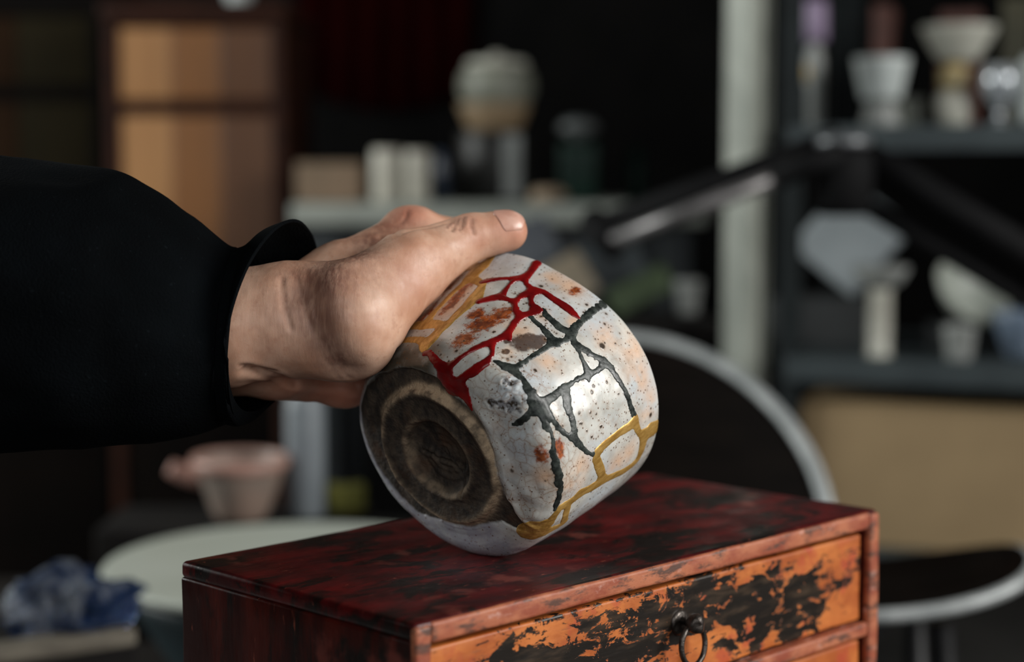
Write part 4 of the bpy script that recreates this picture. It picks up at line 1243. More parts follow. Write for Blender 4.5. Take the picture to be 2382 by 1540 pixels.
crate_m = simple('dark_crate_wood', (.008, .0065, .005), .8, (.004, .003, .003), 20, stretch=(1, 6, 6), spec=.2)
pale_edge = simple('pale_bare_wood_edge', (.17, .15, .115), .7, (.10, .085, .065), 30, stretch=(1, 6, 6))
P0, P1 = at(-140, 1560, 1.13), at(315, 1478, 1.20)
zc = float((P0[2] + P1[2]) / 2)
dirx = P1 - P0; dirx[2] = 0
Lc = np.linalg.norm(dirx) + .10
rzc = math.atan2(dirx[1], dirx[0])
org = P1 - dirx / np.linalg.norm(dirx) * Lc
t = thing('crate', (org[0], org[1], TZ), 'dark wooden crate with a pale front lip beside the bucket, carrying the plastic bag', 'crate', rzc)
hc = zc - TZ
for k in range(3):
    rbox('front_slat', Lc, .012, hc / 3 - .004, crate_m, t, o=(0, 0, k * hc / 3 + .002), r=.002, n=(6, 1, 1))
    rbox('back_slat', Lc, .012, hc / 3 - .004, crate_m, t, o=(0, .088, k * hc / 3 + .002), r=.002, n=(6, 1, 1))
for sx in (0, Lc - .012):
    rbox('end_board', .012, .074, hc - .004, crate_m, t, o=(sx, .013, .002), r=.002, n=(1, 3, 2))
rbox('crate_top', Lc, .082, .008, crate_m, t, o=(0, .018, hc - .008), r=.002, n=(6, 3, 1))
rbox('front_lip', Lc + .002, .019, .013, pale_edge, t, o=(-.001, -.002, hc - .005), r=.003, n=(8, 1, 1))['label'] = 'pale worn front lip'

# crumpled plastic bag on the crate
k = NT('clear_blue_plastic')
f = k.ramp(k.noise(24, detail=3), .40, .52)
k.p(Base_Color=k.mix(f, (.60, .66, .74), (.022, .055, .16)), Roughness=.06, Normal=k.bump(k.noise(60, detail=5), .5, .004))
k.b.inputs['Transmission Weight'].default_value = .75
k.b.inputs['IOR'].default_value = 1.15
k.b.inputs['Alpha'].default_value = .8
bm = bmesh.new()
bmesh.ops.create_icosphere(bm, subdivisions=5, radius=1)
V = np.array([v.co[:] for v in bm.verts]); Fc = [[v.index for v in f_.verts] for f_ in bm.faces]
bm.free()
rd = .75 + .30 * vnoise(V, .7, 3) + .38 * (1 - 2 * np.abs(vnoise(V, .42, 5))) * .6 + .16 * (1 - 2 * np.abs(vnoise(V, .2, 6)))
V = V * rd[:, None]
V = V * np.array([.050, .030, .028])
V[:, 2] = np.maximum(V[:, 2], -.017 + .002 * vnoise(V, .01, 8)) 
cb = at(170, 1350, 1.205)
V[:, 2] -= V[:, 2].min()
bag = mesh_obj('plastic_bag', V, np.array(Fc), k.m, None)
bag.location = (cb[0], cb[1], zc + .0005)
bag.rotation_euler = (0, 0, .5)
tag(bag, 'crumpled clear plastic bag with blue print lying on the dark crate', 'bag')

# block with the spouted pot and a tall bottle behind the lid
block_m = simple('black_wood_block', (.007, .006, .005), .85, (.004, .003, .003), 20, spec=.2)
cj = at(560, 1212, 1.75)
rbx = rbox('wooden_block', .27, .13, float(cj[2]) - TZ, block_m, None, o=(-.17, -.065, 0), r=.004, n=(4, 2, 3), wob=.001, seed=4)
rbx.location = (cj[0] + .03, cj[1] + .02, TZ)
tag(rbx, 'black wooden block under the spouted pot, behind the pale lid', 'block')
pot_m = simple('tan_pink_earthenware', (.27, .19, .15), .55, (.19, .155, .13), 18)
t = thing('spouted_pot', (cj[0], cj[1], cj[2]), 'small tan earthenware pouring pot with a pinkish rim behind the pale lid', 'pot')
t.scale = (1.09, 1.09, 1.09)
lathe('pot_body', cup_prof(.021, .043, .058, .0035), pot_m, t, 48, wob=.03)
pink = simple('pink_glazed_rim', (.46, .25, .20), .4, (.36, .22, .18), 25)
lathe('pot_rim', [(.0425, .050), (.0450, .052), (.0460, .058), (.0445, .0625), (.0410, .062), (.0405, .056)] + [(.0425, .050)], pink, t, 48)
sp_ = np.linspace(0, 1, 9)
tube('spout', np.stack([-.036 - .030 * sp_, 0 * sp_, .043 + .008 * sp_ ** 2], -1), .012 - .005 * sp_, pink, t, 20)

bt_m = simple('pale_blue_grey_stoneware', (.21, .235, .25), .45, (.16, .18, .20), 10)
cb2 = at(712, 1205, 1.775)
t = thing('tall_bottle', (cb2[0], cb2[1], float(cj[2])), 'pale blue grey straight bottle beside the spouted pot', 'bottle')
t.scale = (1.09, 1.09, 1.09)
lathe('bottle_body', [(0, 0), (.016, 0), (.018, .003), (.0185, .05), (.0185, .105), (.0165, .116), (.010, .124), (.0085, .128)] + [(.0085, .136), (.006, .136), (.006, .12), (0, .12)], bt_m, t, 40)
lathe('bottle_cap', [(0, .1363), (.0095, .1363), (.0098, .139), (.0098, .148), (.009, .150), (0, .150)], simple('grey_cap', (.13, .14, .14), .5), t, 32)
sponge_m = simple('yellow_green_sponge', (.20, .19, .035), .9, (.13, .13, .03), 90, bump=.6)
cs = at(805, 1110, 1.795)
sg_ = rbox('sponge', .040, .022, .030, sponge_m, None, o=(-.02, -.011, 0), r=.006, n=(6, 4, 4), wob=.002, wscale=.012, seed=8)
sg_.location = (cs[0], cs[1], cj[2] + .0005)
tag(sg_, 'small yellow green sponge on the black block right of the blue grey bottle', 'sponge')

# ------------------------------------------------------------------ chair behind the chest
shell_m = simple('dark_brown_chair_shell', (.0065, .0042, .0032), .6, (.004, .0026, .002), 12, stretch=(1, 1, 5), spec=.03)
rim_m = simple('brushed_grey_rim', (.42, .44, .44), .42, (.30, .32, .32), 40, metal=.25)
leg_m = simple('black_steel', (.014, .014, .015), .45, metal=.4)
BCX = at(1458, 1200, 1.66)
SEATC = at(1960, 1372, 1.40)
t = thing('chair', (SEATC[0], SEATC[1], 0), 'dark brown shell chair with a pale grey rim behind the chest', 'chair')
TO = np.array(t.location)


def back_pt(u, v):
    """u across -1..1, v up 0..1 measured on the rounded back"""
    yaw = math.radians(-24)
    hw, hh = .192, .170
    X = u * hw
    bend = .05 * u * u
    q = np.array([X * math.cos(yaw) + bend * math.sin(yaw) * 0, X * math.sin(yaw) - bend, 0])
    return np.array([BCX[0], BCX[1], BCX[2]]) + q + np.array([0, .05 * v, hh * v])


nu, nv = 41, 17
outl = []
Vb = []
for j in range(nv):
    for i in range(nu):
        a = math.pi * i / (nu - 1)
        r = j / (nv - 1)
        Vb.append(back_pt(-math.cos(a) * r, math.sin(a) ** .92 * r) - TO)
Vb = np.array(Vb)
i = np.arange(nu * nv).reshape(nv, nu)
qb = np.stack([i[:-1, :-1], i[:-1, 1:], i[1:, 1:], i[1:, :-1]], -1).reshape(-1, 4)
# straight lower part of the back, down to the seat
lo = []
for j in range(7):
    for ii in range(21):
        u = -1 + 2 * ii / 20
        w = 1 - .25 * (j / 6) ** 1.5
        lo.append(back_pt(u * w, 0) - np.array([0, .01 * j / 6, .052 * j]) * np.array([0, 1, .62]) - TO)
lo = np.array(lo)
i2 = np.arange(7 * 21).reshape(7, 21)
q2 = np.stack([i2[:-1, :-1], i2[:-1, 1:], i2[1:, 1:], i2[1:, :-1]], -1).reshape(-1, 4)
V, Fc = join([(Vb, qb), (lo, q2)])
bk = mesh_obj('backrest', V, Fc, shell_m, t)
so = bk.modifiers.new('thickness', 'SOLIDIFY'); so.thickness = .010; so.offset = 0
path = [lo[(6 - j) * 21] for j in range(6)] + [Vb[(nv - 1) * nu + i_] for i_ in range(nu)] + [lo[(j + 1) * 21 + 20] for j in range(6)]
tube('back_rim', path, .0072, rim_m, t, 12)['label'] = 'pale grey rim of the backrest'
# seat: rounded dished plate
Vs = []
ns_, nr_ = 64, 9
for j in range(nr_):
    for i_ in range(ns_):
        a = 2 * math.pi * i_ / ns_
        r = max(j / (nr_ - 1), 1e-3)
        ca, sa = math.cos(a), math.sin(a)
        rr = r * .165 * (abs(ca) ** 2.6 + abs(sa) ** 2.6) ** (-1 / 2.6)
        x, y = rr * ca, rr * sa
        Vs.append((x * .90, y * .52, -.008 * (1 - r ** 3) + .030 * max(ca, 0) ** 2 * r ** 2))
Vs = np.array(Vs) + SEATC - TO
i = np.arange(nr_ * ns_).reshape(nr_, ns_)
qs = np.stack([i[:-1], np.roll(i[:-1], -1, 1), np.roll(i[1:], -1, 1), i[1:]], -1).reshape(-1, 4)
se = mesh_obj('seat', Vs, qs, shell_m, t)
so = se.modifiers.new('thickness', 'SOLIDIFY'); so.thickness = .012; so.offset = 0
ring_ = list(Vs[(nr_ - 1) * ns_:]) + [Vs[(nr_ - 1) * ns_], Vs[(nr_ - 1) * ns_ + 1]]
tube('seat_rim', ring_, .0056, rim_m, t, 10)['label'] = 'pale grey rim of the seat'
for sx, sy in ((-.08, -.045), (.07, -.045), (-.08, .05), (.07, .05)):
    tube('leg', [(sx, sy, SEATC[2] - .016), (sx * 1.25, sy * 1.25, .24), (sx * 1.5, sy * 1.5, .0)], .010, leg_m, t, 12)
for sx in (-.06, .05):
    b0 = lo[6 * 21 + (5 if sx < 0 else 15)]
    tube('back_support', [b0 + [0, .008, .02], b0 + [.02, .0, -.06], (sx, .02, SEATC[2] - .016)], .008, leg_m, t, 12)

# ------------------------------------------------------------------ steel shelving on the right
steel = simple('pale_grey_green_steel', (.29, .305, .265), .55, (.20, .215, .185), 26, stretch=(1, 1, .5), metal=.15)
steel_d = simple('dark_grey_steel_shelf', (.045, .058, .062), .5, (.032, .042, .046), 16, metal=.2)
rail_d = simple('shaded_steel', (.012, .016, .017), .6, spec=.2)  # darkened steel: shade of rear posts and side rail put into the colour
SP = at(1745, 420, 2.08)
SRZ = math.radians(-20)
t = thing('shelving_unit', (SP[0], SP[1], 0), 'grey steel shelving unit crowded with pots, its pale post right of the bowl', 'shelf', SRZ)
SW, SD = 1.0, .42


def angle_post(name, x, y, sx, sy):
    """slotted L-section upright, corner at (x, y), one flange along each axis"""
    parts = []
    w, th = .040, .0022
    for along in (0, 1):
        for (za, zb) in [(0, 2.0)]:
            if along == 0: v = rbox_mesh(w, th, zb - za, r=.0005, n=(1, 1, 1), o=(0, 0, za))
            else: v = rbox_mesh(th, w - th, zb - za, r=.0005, n=(1, 1, 1), o=(0, th, za))
            parts.append(v)
    V, Fc = join(parts)
    V = V * np.array([sx, sy, 1]) + np.array([x, y, 0])
    if sx * sy < 0: Fc = Fc[:, ::-1]
    return V, Fc


ang = math.radians(-45) - SRZ
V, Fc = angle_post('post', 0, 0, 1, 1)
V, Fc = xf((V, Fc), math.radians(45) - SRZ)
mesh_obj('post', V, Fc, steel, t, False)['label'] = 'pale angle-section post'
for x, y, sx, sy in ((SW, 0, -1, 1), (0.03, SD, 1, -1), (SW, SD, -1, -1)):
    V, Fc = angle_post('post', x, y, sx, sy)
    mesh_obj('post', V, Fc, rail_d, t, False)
Z_UP = float(at(2010, 292, 2.03)[2]); Z_LO = float(at(1860, 838, 2.05)[2]); Z_B = float(at(1900, 1312, 2.0)[2])
for z in (Z_B, Z_LO, Z_UP, 1.42):
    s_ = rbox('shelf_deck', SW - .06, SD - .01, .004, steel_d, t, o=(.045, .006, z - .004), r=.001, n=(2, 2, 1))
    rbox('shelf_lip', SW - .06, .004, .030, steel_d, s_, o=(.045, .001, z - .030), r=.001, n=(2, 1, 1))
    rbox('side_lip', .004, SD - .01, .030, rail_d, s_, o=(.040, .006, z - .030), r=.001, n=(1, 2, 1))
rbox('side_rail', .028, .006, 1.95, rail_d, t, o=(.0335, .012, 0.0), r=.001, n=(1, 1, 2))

sc_, ss_ = math.cos(SRZ), math.sin(SRZ)


def shelf_pt(px, back, z):
    """the spot on a shelf of height z seen in pixel column px, `back` metres behind the front lip"""
    for d in np.linspace(1.7, 2.7, 400):
        p = at(px, 420, d)
        v = -(p[0] - SP[0]) * (-ss_) * -1 if False else (-(p[0] - SP[0]) * ss_ + (p[1] - SP[1]) * sc_)
        if v >= back: return np.array([p[0], p[1], z]), d
    return np.array([p[0], p[1], z]), d


def px_h(d, n):
    return n * d / FPX


def pot(name, px, back, z, prof, mat, label, cat, sc=1.0, **kw):
    p, d = shelf_pt(px, back, z)
    o = lathe(name, [(r * d / FPX, h * d / FPX) for r, h in prof], mat, None, 40, **kw)
    o.location = (p[0], p[1], z + .0004)
    return tag(o, label, cat)


def cupp(r0, r1, h, t=5):
    return cup_prof(r0, r1, h, t)


white_m = simple('white_glaze', (.52, .56, .55), .3, (.44, .48, .47), 20)
cream_m = simple('cream_glaze', (.45, .45, .39), .4, (.36, .35, .30), 24)
grey_m = simple('grey_glaze', (.24, .25, .24), .45, (.18, .19, .18), 24)
amber_m = simple('amber_glaze', (.42, .29, .10), .35, (.30, .24, .12), 24)
purple_m = simple('dull_purple_cap', (.23, .17, .27), .5, (.18, .14, .21), 24)
redbr_m = simple('red_brown_card', (.07, .020, .012), .7, (.045, .014, .009), 20)
olive_m = simple('olive_card', (.045, .04, .018), .7, (.03, .028, .014), 12)

# upper shelf
p, d = shelf_pt(1890, .15, Z_UP)
t = thing('brush_bottle', (p[0], p[1], Z_UP + .0004), 'slim grey bottle with a dull purple cap beside the steel post', 'bottle')
q = d / FPX
lathe('bottle_body', [(0, 0), (20 * q, 0), (22 * q, 3 * q), (22 * q, 150 * q), (19 * q, 175 * q), (15 * q, 185 * q), (15 * q, 200 * q), (0, 200 * q)], grey_m, t, 28)
lathe('bottle_cap', [(0, 200.5 * q), (26 * q, 200.5 * q), (29 * q, 206 * q), (28 * q, 280 * q), (24 * q, 296 * q), (0, 300 * q)], purple_m, t, 28)
p, d = shelf_pt(1856, .09, Z_UP); q = d / FPX
t = thing('orange_topped_jar', (p[0], p[1], Z_UP + .0004), 'narrow dark jar with a small orange knob, leftmost on the upper shelf', 'jar')
lathe('jar_body', [(0, 0), (17 * q, 0), (19 * q, 4 * q), (19 * q, 92 * q), (14 * q, 104 * q), (0, 104 * q)], rail_d, t, 28)
lathe('jar_knob', [(0, 104.5 * q), (14 * q, 105 * q), (24 * q, 118 * q), (25 * q, 132 * q), (17 * q, 146 * q), (0, 150 * q)], amber_m, t, 28)
p, d = shelf_pt(2046, .10, Z_UP); q = d / FPX
t = thing('white_cup_on_foot', (p[0], p[1], Z_UP + .0004), 'white cup set on an upturned grey cup, first white piece on the upper shelf', 'cup')
lathe('grey_foot', [(0, 0), (46 * q, 0), (48 * q, 3 * q), (33 * q, 58 * q), (30 * q, 62 * q), (0, 62 * q)], grey_m, t, 36)
lathe('white_cup', [(r * q, (h + 62.5) * q) for r, h in cupp(42, 64, 96)], white_m, t, 40)
pot('glass_tumbler', 2120, .16, Z_UP, cupp(30, 33, 70, 3), simple('murky_glass_glaze', (.16, .17, .14), .25), 'small murky tumbler between the white cup and the amber jar', 'tumbler')
p, d = shelf_pt(2214, .12, Z_UP); q = d / FPX
t = thing('amber_jar', (p[0], p[1], Z_UP + .0004), 'amber and cream jar with a wide pale bowl resting over it', 'jar')
lathe('jar_body', [(0, 0), (26 * q, 0), (36 * q, 6 * q), (42 * q, 60 * q), (34 * q, 78 * q), (28 * q, 84 * q), (0, 84 * q)], cream_m, t, 36)
lathe('jar_neck', [(0, 84.5 * q), (28 * q, 84.5 * q), (36 * q, 100 * q), (36 * q, 122 * q), (26 * q, 140 * q), (24 * q, 148 * q), (0, 148 * q)], amber_m, t, 36)
o = lathe('pale_bowl', [(r * q, h * q) for r, h in cupp(38, 88, 80)], cream_m, None, 48)
o.location = (p[0] + 8 * q, p[1], Z_UP + .0012 + 148 * q)
tag(o, 'wide pale bowl balanced on the amber jar', 'bowl')
p, d = shelf_pt(2320, .10, Z_UP); q = d / FPX
t = thing('silver_goblet', (p[0], p[1], Z_UP + .0004), 'small silvery goblet with a round bowl, right of the amber jar', 'goblet')
silver = simple('silvery_lustre', (.50, .53, .55), .22, (.36, .39, .42), 30, metal=.5)
lathe('goblet', [(0, 0), (26 * q, 0), (27 * q, 4 * q), (8 * q, 12 * q), (7 * q, 40 * q), (26 * q, 62 * q), (40 * q, 86 * q), (41 * q, 112 * q), (33 * q, 140 * q), (29 * q, 140 * q), (36 * q, 110 * q), (30 * q, 84 * q), (0, 70 * q)], silver, t, 40)
p, d = shelf_pt(2392, .12, Z_UP); q = d / FPX
o = lathe('round_vase', [(0, 0), (22 * q, 0), (38 * q, 40 * q), (44 * q, 90 * q), (38 * q, 130 * q), (20 * q, 150 * q), (18 * q, 162 * q), (14 * q, 162 * q), (15 * q, 148 * q), (34 * q, 126 * q), (38 * q, 90 * q), (0, 20 * q)], white_m, None, 40)
o.location = (p[0], p[1], Z_UP + .0004); tag(o, 'round white vase at the right end of the upper shelf', 'vase')
# row of things at the back of the upper shelf
for nm, px, w, hgt, mat, lb in (('card_box', 2230, 92, 270, redbr_m, 'red brown card box standing behind the pale bowl'), ('card_box', 2052, 40, 285, redbr_m, 'narrow red brown card box standing behind the white cup'),
                                ('card_box', 2358, 62, 300, olive_m, 'tall olive card box at the right end of the upper shelf')):
    p, d = shelf_pt(px, .28, Z_UP); q = d / FPX
    o = rbox(nm, w * q, .07, hgt * q, mat, None, o=(-w * q / 2, -.035, 0), r=.002, n=(2, 2, 3))
    o.location = (p[0], p[1], Z_UP + .0004); o.rotation_euler = (0, 0, SRZ)
    tag(o, lb, 'box', 'card boxes at the back of the upper shelf')

# lower shelf
p, d = shelf_pt(1955, .22, Z_LO); q = d / FPX
Rb = rotm('Y', 38) @ rotm('X', -12)
v, f_ = rbox_mesh(190 * q, .018, 210 * q, r=.006, n=(6, 1, 6), o=(-95 * q, -.009, 0), wob=.002, wscale=.04, seed=3)
v = v @ Rb.T
v[:, 2] -= v[:, 2].min()
pan = mesh_obj('tilted_board', v, f_, simple('pale_blue_grey_board', (.30, .335, .35), .5, (.25, .28, .295), 10))
zp = float(at(1850, 690, d)[2])
# a dark box carries the leaning panel
prop = rbox('dark_box', 250 * q, .13, zp - Z_LO - .001, simple('black_card', (.014, .016, .017), .7), None, o=(-125 * q, -.065, 0), r=.002, n=(2, 2, 2))
prop.location = (p[0] - .01, p[1], Z_LO + .0004); prop.rotation_euler = (0, 0, SRZ)
tag(prop, 'black card box on the middle shelf under the tilted grey panel', 'box')
pan.location = (p[0] - .022, p[1], zp); pan.rotation_euler = (0, 0, SRZ)
tag(pan, 'pale blue grey board standing tilted on the black box', 'board')
p, d = shelf_pt(2052, .05, Z_LO); q = d / FPX
t = thing('pedestal_dish', (p[0], p[1], Z_LO + .0004), 'pale pedestal dish with a straight stem on the middle shelf', 'dish')
lathe('stem', [(0, 0), (29 * q, 0), (30 * q, 4 * q), (27 * q, 12 * q), (26 * q, 150 * q), (28 * q, 158 * q), (0, 158 * q)], cream_m, t, 32)
lathe('dish', [(0, 158.5 * q), (28 * q, 158.5 * q), (50 * q, 176 * q), (66 * q, 206 * q), (62 * q, 212 * q), (46 * q, 186 * q), (0, 172 * q)], grey_m, t, 40)
p, d = shelf_pt(2262, .17, Z_LO); q = d / FPX
t = thing('dark_stand', (p[0], p[1], Z_LO + .0004), 'black block stand under the large pale tilted bowl', 'stand')
zb = float(at(2240, 752, d)[2]) - Z_LO
rbox('stand_block', 170 * q, .08, zb - .001, simple('black_stand', (.013, .015, .016), .6), t, o=(-85 * q, -.04, 0), r=.003, n=(2, 2, 2))
v, f_ = lathe_mesh([(r * q, h * q) for r, h in cup_prof(44, 98, 52, 6)], 56)
v = (v @ rotm('X', 62).T) @ rotm('Z', 42).T @ rotm('Y', -22).T
v[:, 2] -= v[:, 2].min()
o = mesh_obj('leaning_bowl', v, f_, simple('pale_celadon_glaze', (.43, .46, .41), .35, (.36, .39, .35), 14))
o.location = (p[0] - .012, p[1] - .005, Z_LO + zb); tag(o, 'large pale celadon bowl tipped on its side on the black stand', 'bowl')
pot('peg_cup', 2240, .035, Z_LO, cupp(28, 38, 80), grey_m, 'small grey cup in front of the black stand', 'cup')
pot('blue_bowl', 2390, .10, Z_LO, cupp(36, 74, 105), simple('blue_grey_glaze', (.20, .26, .34), .3, (.13, .17, .23), 20), 'blue grey bowl at the right end of the middle shelf', 'bowl')

# cardboard box on the bottom shelf
card = simple('brown_cardboard', (.265, .185, .095), .8, (.225, .155, .078), 6)
p, d = shelf_pt(2150, .03, Z_B); q = d / FPX
t = thing('cardboard_box', (p[0], p[1], Z_B + .0004), 'large brown cardboard box on the bottom steel shelf', 'box', SRZ + .02)
bw, bh_, bdp = 560 * q, 360 * q, .30
rbox('carton', bw, bdp, bh_ - .012, card, t, o=(-bw / 2, 0, 0), r=.003, n=(6, 3, 4), wob=.002, wscale=.15, seed=5)
rbox('flap', bw - .002, bdp * .5 - .002, .004, card, t, o=(-bw / 2 + .001, 0, bh_ - .0115), r=.001, n=(4, 2, 1), wob=.003, wscale=.1, seed=7)
rbox('flap', bw - .002, bdp * .5 - .002, .004, card, t, o=(-bw / 2 + .001, bdp * .5 + .002, bh_ - .0115), r=.001, n=(4, 2, 1), wob=.003, wscale=.1, seed=8)

# ------------------------------------------------------------------ balanced arm lamp in front of the shelving
blk = simple('black_lamp_enamel', (.004, .004, .0045), .75, (.003, .003, .0035), 20, spec=.15)
alu = simple('worn_grey_tube', (.20, .19, .19), .38, (.13, .125, .125), 30, metal=.5)
LD = 1.72
E0 = at(1960, 398, LD)
t = thing('arm_lamp', E0, 'black balanced arm lamp, its two arms meeting at an elbow before the shelving', 'lamp')
O3 = E0
A1, A2 = at(1955, 322, LD) - O3, at(1385, 532, LD + .06) - O3
tube('upper_arm_bar', [A1, A2], .0135, blk, t, 16)
B1_, B2_ = at(1960, 352, LD - .03) - O3, at(1425, 562, LD + .03) - O3
mid = B1_ + (B2_ - B1_) * .26
tube('grey_tube', [mid, B2_], .0088, alu, t, 16)['label'] = 'grey metal tube of the arm'
tube('tube_socket', [B1_, mid + (B2_ - B1_) * .02], .0115, blk, t, 16)
tube('lamp_joint', [A2 + np.array([-.004, .004, .012]), (A2 + B2_) / 2, B2_ + np.array([.004, -.002, -.010])], [.014, .017, .012], blk, t, 16)
lathe('elbow_housing', [(0, -.045), (.022, -.045), (.030, -.036), (.032, .0), (.030, .018), (.022, .024), (0, .024)], blk, t, 32)
lathe('elbow_knob', [(0, .0242), (.026, .0242), (.029, .027), (.027, .034), (.020, .038), (0, .039)], simple('dull_zinc_knob', (.19, .20, .21), .4, metal=.5), t, 32)
C1, C2 = at(2010, 360, LD) - O3, at(2560, 690, LD + .02) - O3
tube('lower_arm_bar', [C1, C2], .0165, blk, t, 16)
tube('lower_arm_bar', [C1 + np.array([-.03, .02, -.03]), C2 + np.array([-.03, .02, -.03])], .009, blk, t, 12)
foot = np.array([C2[0] + .01, C2[1] + .03, -E0[2]])
tube('lamp_post', [C2 + np.array([0, .01, .03]), foot + np.array([0, 0, .02])], .013, blk, t, 16)
lathe('lamp_base', [(0, 0), (.13, 0), (.135, .004), (.13, .016), (.03, .026), (0, .026)], blk, t, 40, c=foot)

# ------------------------------------------------------------------ bench along the back, left of the post
pale_top = simple('pale_grey_green_bench_top', (.30, .32, .285), .5, (.25, .27, .24), 10)
c0 = at(1050, 472, 2.62)
BZ = float(c0[2])
x0, x1 = float(at(676, 470, 2.52)[0]), float(at(1640, 470, 2.55)[0])
table('bench', x0, x1, float(at(1000, 490, 2.52)[1]), float(at(1000, 490, 2.52)[1]) + .60, BZ, 'long bench with a pale grey green top behind the hand', pale_top, 'bench', .032, low=simple('blue_black_bench_frame', (.014, .019, .022), .6, (.009, .012, .014), 10))


def bench_pt(px, d):
    p = at(px, 470, d)
    return np.array([p[0], p[1], BZ + .0004])


q = 2.66 / FPX
p = bench_pt(772, 2.68)
o = rbox('tan_box', 150 * q, .09, 92 * q, simple('tan_card', (.20, .135, .085), .75, (.165, .115, .072), 14), None, o=(-75 * q, -.045, 0), r=.003, n=(3, 2, 2), wob=.001, seed=3)
o.location = p; tag(o, 'low tan box on the pale bench, left of the two white cylinders', 'box')
wc = simple('white_stoneware_cylinder', (.50, .48, .41), .45, (.43, .41, .35), 16)
for px, r_, h_, lb in ((900, 33, 122, 'white stoneware cylinder beside the tan box, the left of two'), (970, 31, 118, 'white stoneware cylinder right of its twin on the pale bench')):
    o = lathe('cylinder_vase', [(0, 0), (r_ * .9 * q, 0), (r_ * q, 4 * q), (r_ * q, h_ * .9 * q), (r_ * .97 * q, h_ * q), (r_ * .8 * q, h_ * q), (r_ * .8 * q, 10 * q), (0, 10 * q)], wc, None, 40)
    o.location = bench_pt(px, 2.64); tag(o, lb, 'vase', 'white cylinders on the bench')
o = lathe('dark_blue_vial', [(0, 0), (17 * q, 0), (18 * q, 80 * q), (12 * q, 95 * q), (12 * q, 118 * q), (0, 118 * q)], simple('ink_blue_glass', (.03, .042, .065), .25), None, 28)
o.location = bench_pt(1026, 2.70); tag(o, 'dark ink blue vial right of the white cylinders', 'bottle')
# stack: dark tin, tan bowl, grey lidded jar
p = bench_pt(1150, 2.72)
t = thing('dark_tin', p, 'tall dark tin with a pale stripe carrying the tan bowl and grey jar', 'tin')
lathe('tin_body', [(0, 0), (84 * q, 0), (88 * q, 4 * q), (88 * q, 160 * q), (84 * q, 166 * q), (0, 166 * q)], simple('black_tin', (.010, .010, .009), .45, (.007, .007, .0065), 18, spec=.3), t, 44)
v, f_ = rbox_mesh(40 * q, .004, 150 * q, r=.001, n=(1, 1, 1), o=(22 * q, -90 * q, 8 * q))  # pale upright strip on the front of the tin
mesh_obj('pale_strip', v, f_, simple('pale_strip_surface', (.17, .18, .175), .6), t)['label'] = 'pale upright strip'
zz_ = BZ + .0008 + 166 * q
o = lathe('tan_bowl', [(r * q, h * q) for r, h in cup_prof(58, 86, 62, 6)], simple('tan_glaze', (.235, .165, .095), .5, (.17, .12, .07), 20), None, 44)
o.location = (p[0], p[1], zz_); tag(o, 'tan bowl stacked on the dark tin', 'bowl')
t = thing('grey_jar', (p[0] + .004, p[1], zz_ + .0010 + 4 * q + 2 * q), 'greenish grey jar standing in the tan bowl on the dark tin', 'jar')
jm = simple('greenish_grey_ash_glaze', (.17, .175, .14), .5, (.115, .12, .095), 22)
lathe('jar_body', [(0, 0), (46 * q, 0), (52 * q, 8 * q), (60 * q, 40 * q), (80 * q, 66 * q), (88 * q, 92 * q), (86 * q, 124 * q), (72 * q, 142 * q), (0, 142 * q)], jm, t, 44, wob=.04)
lathe('jar_lid', [(0, 142.5 * q), (70 * q, 142.5 * q), (74 * q, 148 * q), (66 * q, 158 * q), (20 * q, 163 * q), (14 * q, 174 * q), (0, 176 * q)], cream_m, t, 40)
# green bottle with a tilted pale saucer
p = bench_pt(1345, 2.70)
t = thing('green_bottle', p, 'dark green square bottle with a pale stopper on the pale bench', 'bottle')
grn = simple('dark_green_glass', (.004, .020, .013), .4, (.003, .013, .009), 12, spec=.15)
rbox('bottle_body', 92 * q, 80 * q, 140 * q, grn, t, o=(-46 * q, -40 * q, 0), r=.008, n=(2, 2, 2))
lathe('bottle_stopper', [(0, 140.5 * q), (18 * q, 140.5 * q), (20 * q, 158 * q), (44 * q, 166 * q), (48 * q, 178 * q), (30 * q, 194 * q), (0, 197 * q)], simple('pale_grey_stopper', (.08, .088, .088), .5), t, 32)
p = bench_pt(1480, 2.74)
o = lathe('green_vial', [(0, 0), (20 * q, 0), (22 * q, 4 * q), (22 * q, 100 * q), (10 * q, 116 * q), (10 * q, 132 * q), (0, 132 * q)], grn, None, 28)
o.location = p; tag(o, 'thin dark green vial right of the square green bottle', 'bottle')
for px, r_, lb in ((1272, 40, 'tan lump of clay on the front of the pale bench'), (1565, 26, 'small tan lump of clay near the steel post')):
    bm = bmesh.new(); bmesh.ops.create_icosphere(bm, subdivisions=3, radius=1)
    V = np.array([v.co[:] for v in bm.verts]); Fc = np.array([[v.index for v in f2.verts] for f2 in bm.faces]); bm.free()
    V = V * (1 + .2 * vnoise(V, .8, px))[:, None] * np.array([r_ * q, r_ * q, r_ * .55 * q]); V[:, 2] = np.maximum(V[:, 2], -r_ * .35 * q); V[:, 2] -= V[:, 2].min()
    o = mesh_obj('clay_lump', V, Fc, simple('tan_clay', (.26, .19, .13), .85, (.20, .15, .10), 40))
    o.location = bench_pt(px, 2.58); tag(o, lb, 'clay', 'lumps of clay on the bench')

